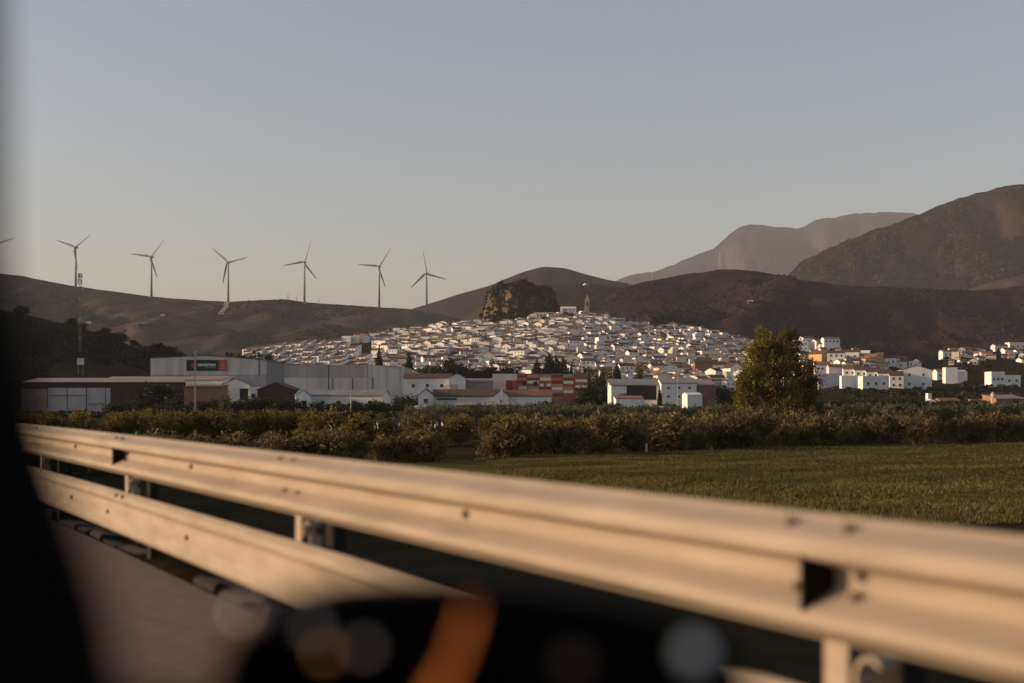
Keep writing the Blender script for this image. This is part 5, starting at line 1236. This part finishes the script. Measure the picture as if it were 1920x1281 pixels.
# ---------------------------------------------------------------- wind turbines
M_TURB = mat('turbine_white', (0.30, 0.28, 0.28), (0.27, 0.26, 0.26), 0.02, 0.5)
def turbine(hub, base, tips, label, Yd=2640, yaw=R(-12)):
    k = Yd / F; hp = P(hub[0], hub[1], Yd); bp_ = P(base[0], base[1], Yd); bp_.z -= 4
    root = empty('wind_turbine', (hp.x, Yd, bp_.z)); H = hp.z - bp_.z
    mb = MB(); mb.tube([(0, 0, -4), (0, 0, H * 0.5), (0, 0, H - 1.2)], [2.3, 1.75, 1.2], 16); mb.build('tower', M_TURB, root, True)
    hd = empty('dummy'); bpy.data.objects.remove(hd)
    Rz = Matrix.Rotation(yaw, 3, 'Z')
    def r3(v): return Rz @ Vector(v)
    mb = MB(); mb.box(r3((0, 1.2, H)), (3.4, 9.5, 3.4), yaw); mb.build('nacelle', M_TURB, root)
    mb = MB(); mb.tube([r3((0, -3.4, H)), r3((0, -4.6, H)), r3((0, -5.8, H)), r3((0, -6.4, H))], [1.7, 1.6, 1.0, 0.2], 12); mb.build('hub', M_TURB, root, True)
    L_ = 41.0
    for tp in tips:
        an = math.atan2(-(tp[1] - hub[1]), (tp[0] - hub[0])); mb = MB(); vs = []; st = [(0.02, 1.0, 0.9), (0.06, 1.2, 0.85), (0.16, 2.2, 0.6), (0.3, 1.9, 0.45), (0.6, 1.4, 0.3), (0.9, 0.85, 0.15), (1.0, 0.3, 0.06)]
        ux = Vector((math.cos(an), 0, math.sin(an))); wy = Vector((-math.sin(an), 0, math.cos(an))); dy = Vector((0, 1, 0))
        for (f, c_, t_) in st:
            for q in range(8):
                a2 = 2 * math.pi * q / 8; p_ = ux * (f * L_) + wy * (math.cos(a2) * c_ - (c_ * 0.4)) + dy * (math.sin(a2) * t_ + math.cos(a2) * c_ * 0.25) + Vector((0, -4.6, 0)); p_ = Rz @ p_; vs.append(p_ + Vector((0, 0, H)))
        fs = [(i * 8 + q, i * 8 + (q + 1) % 8, (i + 1) * 8 + (q + 1) % 8, (i + 1) * 8 + q) for i in range(len(st) - 1) for q in range(8)] + [tuple(range((len(st) - 1) * 8, len(st) * 8)), tuple(range(8))[::-1]]
        mb.add(vs, fs); mb.build('blade', M_TURB, root, True)
    tag(root, label, 'wind turbine', 'wind turbines on the ridge')
turbine((142, 464), (140, 537), [(104, 450), (174, 442), (148, 505)], 'leftmost complete wind turbine behind the antenna mast')
turbine((284, 482), (282, 556), [(243, 476), (310, 452), (298, 520)], 'second complete wind turbine from the left on the ridge')
turbine((428, 492), (427, 567), [(398, 466), (467, 484), (419, 533)], 'wind turbine above the pale curving track')
turbine((571, 492), (570, 567), [(531, 498), (585, 453), (596, 523)], 'wind turbine beside the low crest with small masts')
turbine((711, 500), (709, 575), [(671, 496), (733, 469), (724, 537)], 'second wind turbine from the right on the ridge')
turbine((800, 513), (799, 583), [(794, 473), (834, 523), (775, 536)], 'rightmost wind turbine with one blade straight up')
turbine((-5, 457), (-6, 530), [(35, 447), (-30, 430), (-15, 500)], 'wind turbine cut by the left window edge with one blade showing')

# ---------------------------------------------------------------- masts and poles
M_RED = mat('mast_red', (0.19, 0.12, 0.105), rough=0.6); M_MW = mat('mast_white', (0.42, 0.40, 0.38), rough=0.6)
def lattice(name, label, base, H, w0, w1, n, bands, cat='mast', ant=True, thick=0.06):
    root = empty(name, base)
    for c in range(4):
        sx, sy = ((-1, -1), (1, -1), (1, 1), (-1, 1))[c]; mb = MB(); mb.tube([(sx * w0, sy * w0, -1), (sx * w1, sy * w1, H)], thick, 5); mb.build('leg', bands[0], root)
    for i in range(n):
        z0, z1 = H * i / n, H * (i + 1) / n; a = w0 + (w1 - w0) * i / n; b = w0 + (w1 - w0) * (i + 1) / n; mb = MB()
        cs = [(-1, -1), (1, -1), (1, 1), (-1, 1)]
        for q in range(4):
            p, r_ = cs[q], cs[(q + 1) % 4]
            mb.tube([(p[0] * a, p[1] * a, z0), (r_[0] * b, r_[1] * b, z1)], thick * 0.6, 4); mb.tube([(r_[0] * a, r_[1] * a, z0), (p[0] * b, p[1] * b, z1)], thick * 0.6, 4); mb.tube([(p[0] * b, p[1] * b, z1), (r_[0] * b, r_[1] * b, z1)], thick * 0.6, 4)
        mb.build('bracing', bands[i % len(bands)], root)
    if ant:
        for (z, an) in ((H - 1.2, 0), (H - 1.2, 2.1), (H - 1.2, 4.2), (H - 3.6, 1.0), (H - 3.6, 3.2), (H - 6.5, 0.3)):
            mb = MB(); mb.box((math.cos(an) * (w1 + 0.45), math.sin(an) * (w1 + 0.45), z), (0.4, 0.35, 1.9)); mb.build('antenna', M_MW, root)
    return tag(root, label, cat)
b_ = on_hill(NEARH, 150, 648); b_.y = 600; b_ = Vector(((150 - 960) / F * 600, 600, ZE + (HY - 652) / F * 600))
zt = ZE + (HY - 512) / F * 600
b_.z = min(b_.z, 21); lattice('antenna_mast', 'tall red and white lattice antenna mast on the left hillside', b_, zt - b_.z, 0.48, 0.36, 16, [M_RED, M_RED, M_MW, M_RED], thick=0.04)
b_ = P(366, 770, 310); b_.z = gz(b_.x, 310)
lattice('antenna_mast', 'slim pale lattice mast in front of the warehouse sign', b_, (ZE + (HY - 657) / F * 310) - b_.z, 0.16, 0.14, 22, [M_MW], ant=False, thick=0.035)
def pole(name, label, px, pt, Y, r_=0.12, arm=1.6, cat='pole', group=None):
    x = (px - 960) / F * Y; zb = gz(x, Y); H = ZE + (HY - pt) / F * Y - zb; root = empty(name, (x, Y, zb))
    mb = MB(); mb.tube([(0, 0, -0.5), (0, 0, H)], [r_, r_ * 0.7], 8); mb.build('shaft', GREYP, root)
    if arm: mb = MB(); mb.box((0, 0, H - 0.5), (arm, 0.1, 0.1)); mb.build('crossarm', GREYP, root)
    return tag(root, label, cat, group)
pole('utility_pole', 'slim utility pole before the grey-roofed farmhouse', 658, 731, 312)
pole('utility_pole', 'utility pole rising before the red panelled building', 941, 728, 318)
pole('utility_pole', 'utility pole beside the white block with small windows', 1271, 690, 420, 0.12, 0)
pole('utility_pole', 'pole standing above the warehouse roof joint', 686, 684, 470, 0.12, 0)
for px, py, yb_, D, G in ((1181, 534, 562, 1900, BROWN), (540, 551, 562, 2640, WIND), (556, 555, 563, 2640, WIND), (598, 560, 569, 2640, WIND), (1350, 471, 505, 9000, None), (1222, 512, 532, 9000, None)):
    b2 = P(px, yb_, D); h = (yb_ - py) / F * D
    lattice('pylon', 'small lattice pylon on the skyline, %s' % {1181: 'right of the bell tower', 540: 'left of a pair on the turbine ridge', 556: 'right of a pair on the turbine ridge', 598: 'alone on the turbine ridge', 1350: 'on the hazy far mountain', 1222: 'low on the hazy far mountain foot'}[px], b2, h, h * 0.07, h * 0.02, 5, [GREYP if D > 5000 else M_MW], ant=False, thick=max(0.12, h * 0.004))
# billboard and small farm on the ridge
bb = P(151, 684, 560); r_ = empty('billboard', (bb.x, 560, bb.z - 3))
mb = MB(); mb.box((0, 0, 4.3), (2.7, 0.15, 2.6)); mb.build('board', mat('board_white', (0.6, 0.58, 0.55), (0.5, 0.48, 0.45), 1, 0.7), r_)
for sx_ in (-1, 1): mb = MB(); mb.box((sx_ * 0.9, 0.12, 1.2), (0.12, 0.12, 4.4)); mb.build('post', GREYP, r_)
tag(r_, 'white roadside board under the dark left hillside', 'billboard')
for px, py, lb in ((304, 592, 'tiny white farm on the turbine ridge'), (165, 605, 'tiny white farmhouse above the dark left hill')):
    v = on_hill(WIND, px, py); building('house', lb, 'house', (v.x, v.y, v.z), 0, 7, 4, 2.2, 'gx', 1, CREAM, ROOFP, (), (), 0, None, base=4)

# ---------------------------------------------------------------- the car the picture is taken from
M_TRIM = mat('black_trim', (0.004, 0.004, 0.004), (0.003, 0.003, 0.003), 40, 0.85, spec=0.05)
M_PAINT = mat('black_housing', (0.004, 0.004, 0.004), rough=0.6, spec=0.06)
car = empty('car', (0.1, 0.5, 0)); tag(car, 'dark out-of-focus car interior edge and door mirror framing the view', 'car')
def C(px, py, Y): return P(px, py, Y) - Vector((0.1, 0.5, 0))
# front window pillar with the flared door corner
edge = [(-2, -260), (2, 0), (8, 300), (14, 520), (40, 640), (80, 760), (104, 850), (142, 960), (178, 1060), (208, 1160), (226, 1260), (236, 1420)]
mb = MB(); Y0, Y1 = 0.62, 0.68; A = []; 
for (ex, ey) in edge:
    a, b = C(ex, ey, Y0), C(ex - 12, ey, Y0 - 0.025); c = C(-420, ey, Y0 - 0.06); d_ = C(-420, ey, Y1 + 0.05); e_ = C(ex - 10, ey, Y1)
    A += [a, b, c, d_, e_]
for i in range(len(edge) - 1):
    for q in range(5): mb.add([A[i * 5 + q], A[i * 5 + (q + 1) % 5], A[(i + 1) * 5 + (q + 1) % 5], A[(i + 1) * 5 + q]], [(0, 1, 2, 3)])
mb.build('window_pillar', M_TRIM, car, True)
mb = MB(); mb.add([C(-420, -260, 0.62), C(-420, -260, 0.3), Vector((0.6, -0.6, 1.52)), Vector((0.62, 0.2, 1.5)), C(0, -260, 0.62)], [(0, 1, 2, 3, 4)]); 
# door panel under the window
mb = MB()
d0 = [C(-420, 1400, 0.6), C(215, 1400, 0.62), Vector((0.35, -0.4, 0.82)), Vector((0.35, -0.4, 0.35)), C(215, 1400, 0.62) + Vector((0, 0, -0.5)), C(-420, 1400, 0.6) + Vector((0, 0, -0.5))]
mb.add(d0 + [v + Vector((0.03, 0.03, 0)) for v in d0], [(0, 1, 4, 5), (1, 2, 3, 4), (6, 11, 10, 7), (7, 10, 9, 8), (0, 6, 7, 1), (1, 7, 8, 2), (2, 8, 9, 3), (5, 4, 10, 11), (4, 3, 9, 10), (0, 5, 11, 6)])
mb.build('door_panel', M_TRIM, car)
# door mirror
Ym = 0.75
out = [(395, 1420), (398, 1300), (420, 1225), (470, 1155), (540, 1118), (640, 1100), (760, 1093), (880, 1095), (1020, 1108), (1150, 1128), (1270, 1158), (1360, 1205), (1405, 1270), (1415, 1420)]
mb = MB(); rings = []
for dy, sc_ in ((0.0, 1.0), (0.012, 1.015), (0.05, 0.98), (0.09, 0.85), (0.12, 0.55), (0.128, 0.0)):
    cpt = C(905, 1300, Ym); ring = []
    for (ax, ay) in out:
        p_ = C(ax, ay, Ym); ring.append(cpt + (p_ - cpt) * sc_ + Vector((0, dy, 0)))
    rings.append(ring)
rim = [C(905, 1300, Ym) + (C(ax, ay, Ym) - C(905, 1300, Ym)) * 0.93 + Vector((0, 0.004, 0)) for ax, ay in out]
allr = [rim] + rings; n_ = len(out); vs = [v for r_ in allr for v in r_]
fs = [(i * n_ + q, i * n_ + q + 1, (i + 1) * n_ + q + 1, (i + 1) * n_ + q) for i in range(len(allr) - 1) for q in range(n_ - 1)]
mb.add(vs, fs); hs = mb.build('mirror_housing', M_PAINT, car, True)
gl = MB(); gl.add([v + Vector((0, 0.002, 0)) for v in rim] , [tuple(range(n_))]); M_MIRR = mat('dark_mirror_glass', (0.003, 0.003, 0.003), rough=0.15, spec=0.05)
gl.build('mirror_glass', M_MIRR, hs)
def wedge(name, pts, dep, m, parent=hs):
    """raised strip standing on the mirror face, its left flank turned to the sun"""
    L_ = [C(a, b, Ym - 0.002) for a, b, w_ in pts]; Rr = [C(a + w_, b, Ym - 0.002) for a, b, w_ in pts]; T = [C(a + w_ * 0.92, b, Ym - dep) for a, b, w_ in pts]
    mb = MB()
    for i in range(len(pts) - 1):
        mb.add([L_[i], T[i], T[i + 1], L_[i + 1]], [(0, 1, 2, 3)]); mb.add([T[i], Rr[i], Rr[i + 1], T[i + 1]], [(0, 1, 2, 3)])
    mb.add([L_[0], T[0], Rr[0]], [(0, 1, 2)]); mb.add([L_[-1], Rr[-1], T[-1]], [(0, 1, 2)])
    return mb.build(name, m, parent)
M_STREAK = mat('amber_streak', (0.42, 0.15, 0.05), rough=0.35)
wedge('sunlit_streak', [(876, 1135, 12), (862, 1180, 19), (840, 1230, 25), (804, 1300, 30), (766, 1370, 32)], 0.03, M_STREAK)  # added strip, stands in for a blurred sunlit streak
M_PALE = mat('pale_glint', (0.95, 0.97, 0.92), rough=0.3)
M_GOLD = mat('golden_glint', (0.9, 0.55, 0.2), rough=0.3)
M_BLUE = mat('pale_blue_glint', (0.78, 0.88, 0.92), rough=0.2, metal=0.4)
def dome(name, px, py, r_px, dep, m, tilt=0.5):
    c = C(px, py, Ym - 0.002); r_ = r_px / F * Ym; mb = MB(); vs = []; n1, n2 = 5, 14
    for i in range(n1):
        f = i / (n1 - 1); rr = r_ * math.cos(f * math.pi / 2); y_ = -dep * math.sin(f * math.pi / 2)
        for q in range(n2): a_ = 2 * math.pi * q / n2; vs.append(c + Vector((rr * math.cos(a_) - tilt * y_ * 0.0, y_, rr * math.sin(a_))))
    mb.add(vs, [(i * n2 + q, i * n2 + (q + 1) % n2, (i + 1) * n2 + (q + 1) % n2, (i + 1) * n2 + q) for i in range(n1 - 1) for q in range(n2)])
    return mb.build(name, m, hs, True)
dome('reflection_spot', 683, 1214, 13, 0.006, M_PALE)  # these discs are all added, coloured as blurred reflections
dome('reflection_spot', 612, 1225, 11, 0.006, M_GOLD)
dome('reflection_spot', 585, 1180, 16, 0.006, M_PALE)
dome('reflection_spot', 1300, 1228, 27, 0.010, M_BLUE)
dome('reflection_spot', 1072, 1245, 24, 0.008, mat('dull_brown_glint', (0.22, 0.15, 0.12), rough=0.4, metal=0.3))
dome('reflection_spot', 470, 1150, 26, 0.010, mat('pale_pink_glint', (0.5, 0.42, 0.42), rough=0.3, metal=0.5))
mb = MB(); mb.tube([C(395, 1400, Ym + 0.03), C(250, 1430, 0.68), C(120, 1420, 0.66)], [0.03, 0.035, 0.04], 12); mb.build('mirror_arm', M_TRIM, car, True)

# ---------------------------------------------------------------- haze
hz = MB(); hz.box((0, 5500, 690), (22000, 20000, 1400))
mh = bpy.data.materials.new('haze'); mh.use_nodes = True; nt = mh.node_tree; nt.nodes.clear()
ov = nt.nodes.new('ShaderNodeOutputMaterial'); pv = nt.nodes.new('ShaderNodeVolumePrincipled')
pv.inputs['Color'].default_value = (0.80, 0.86, 1.0, 1); pv.inputs['Density'].default_value = 0.00004; pv.inputs['Anisotropy'].default_value = 0.0
pv.inputs['Density Attribute'].default_value = ''
nt.links.new(pv.outputs[0], ov.inputs['Volume'])
ho = hz.build('haze', mh); tag(ho, 'thin evening haze filling the valley air', 'haze', kind='stuff')
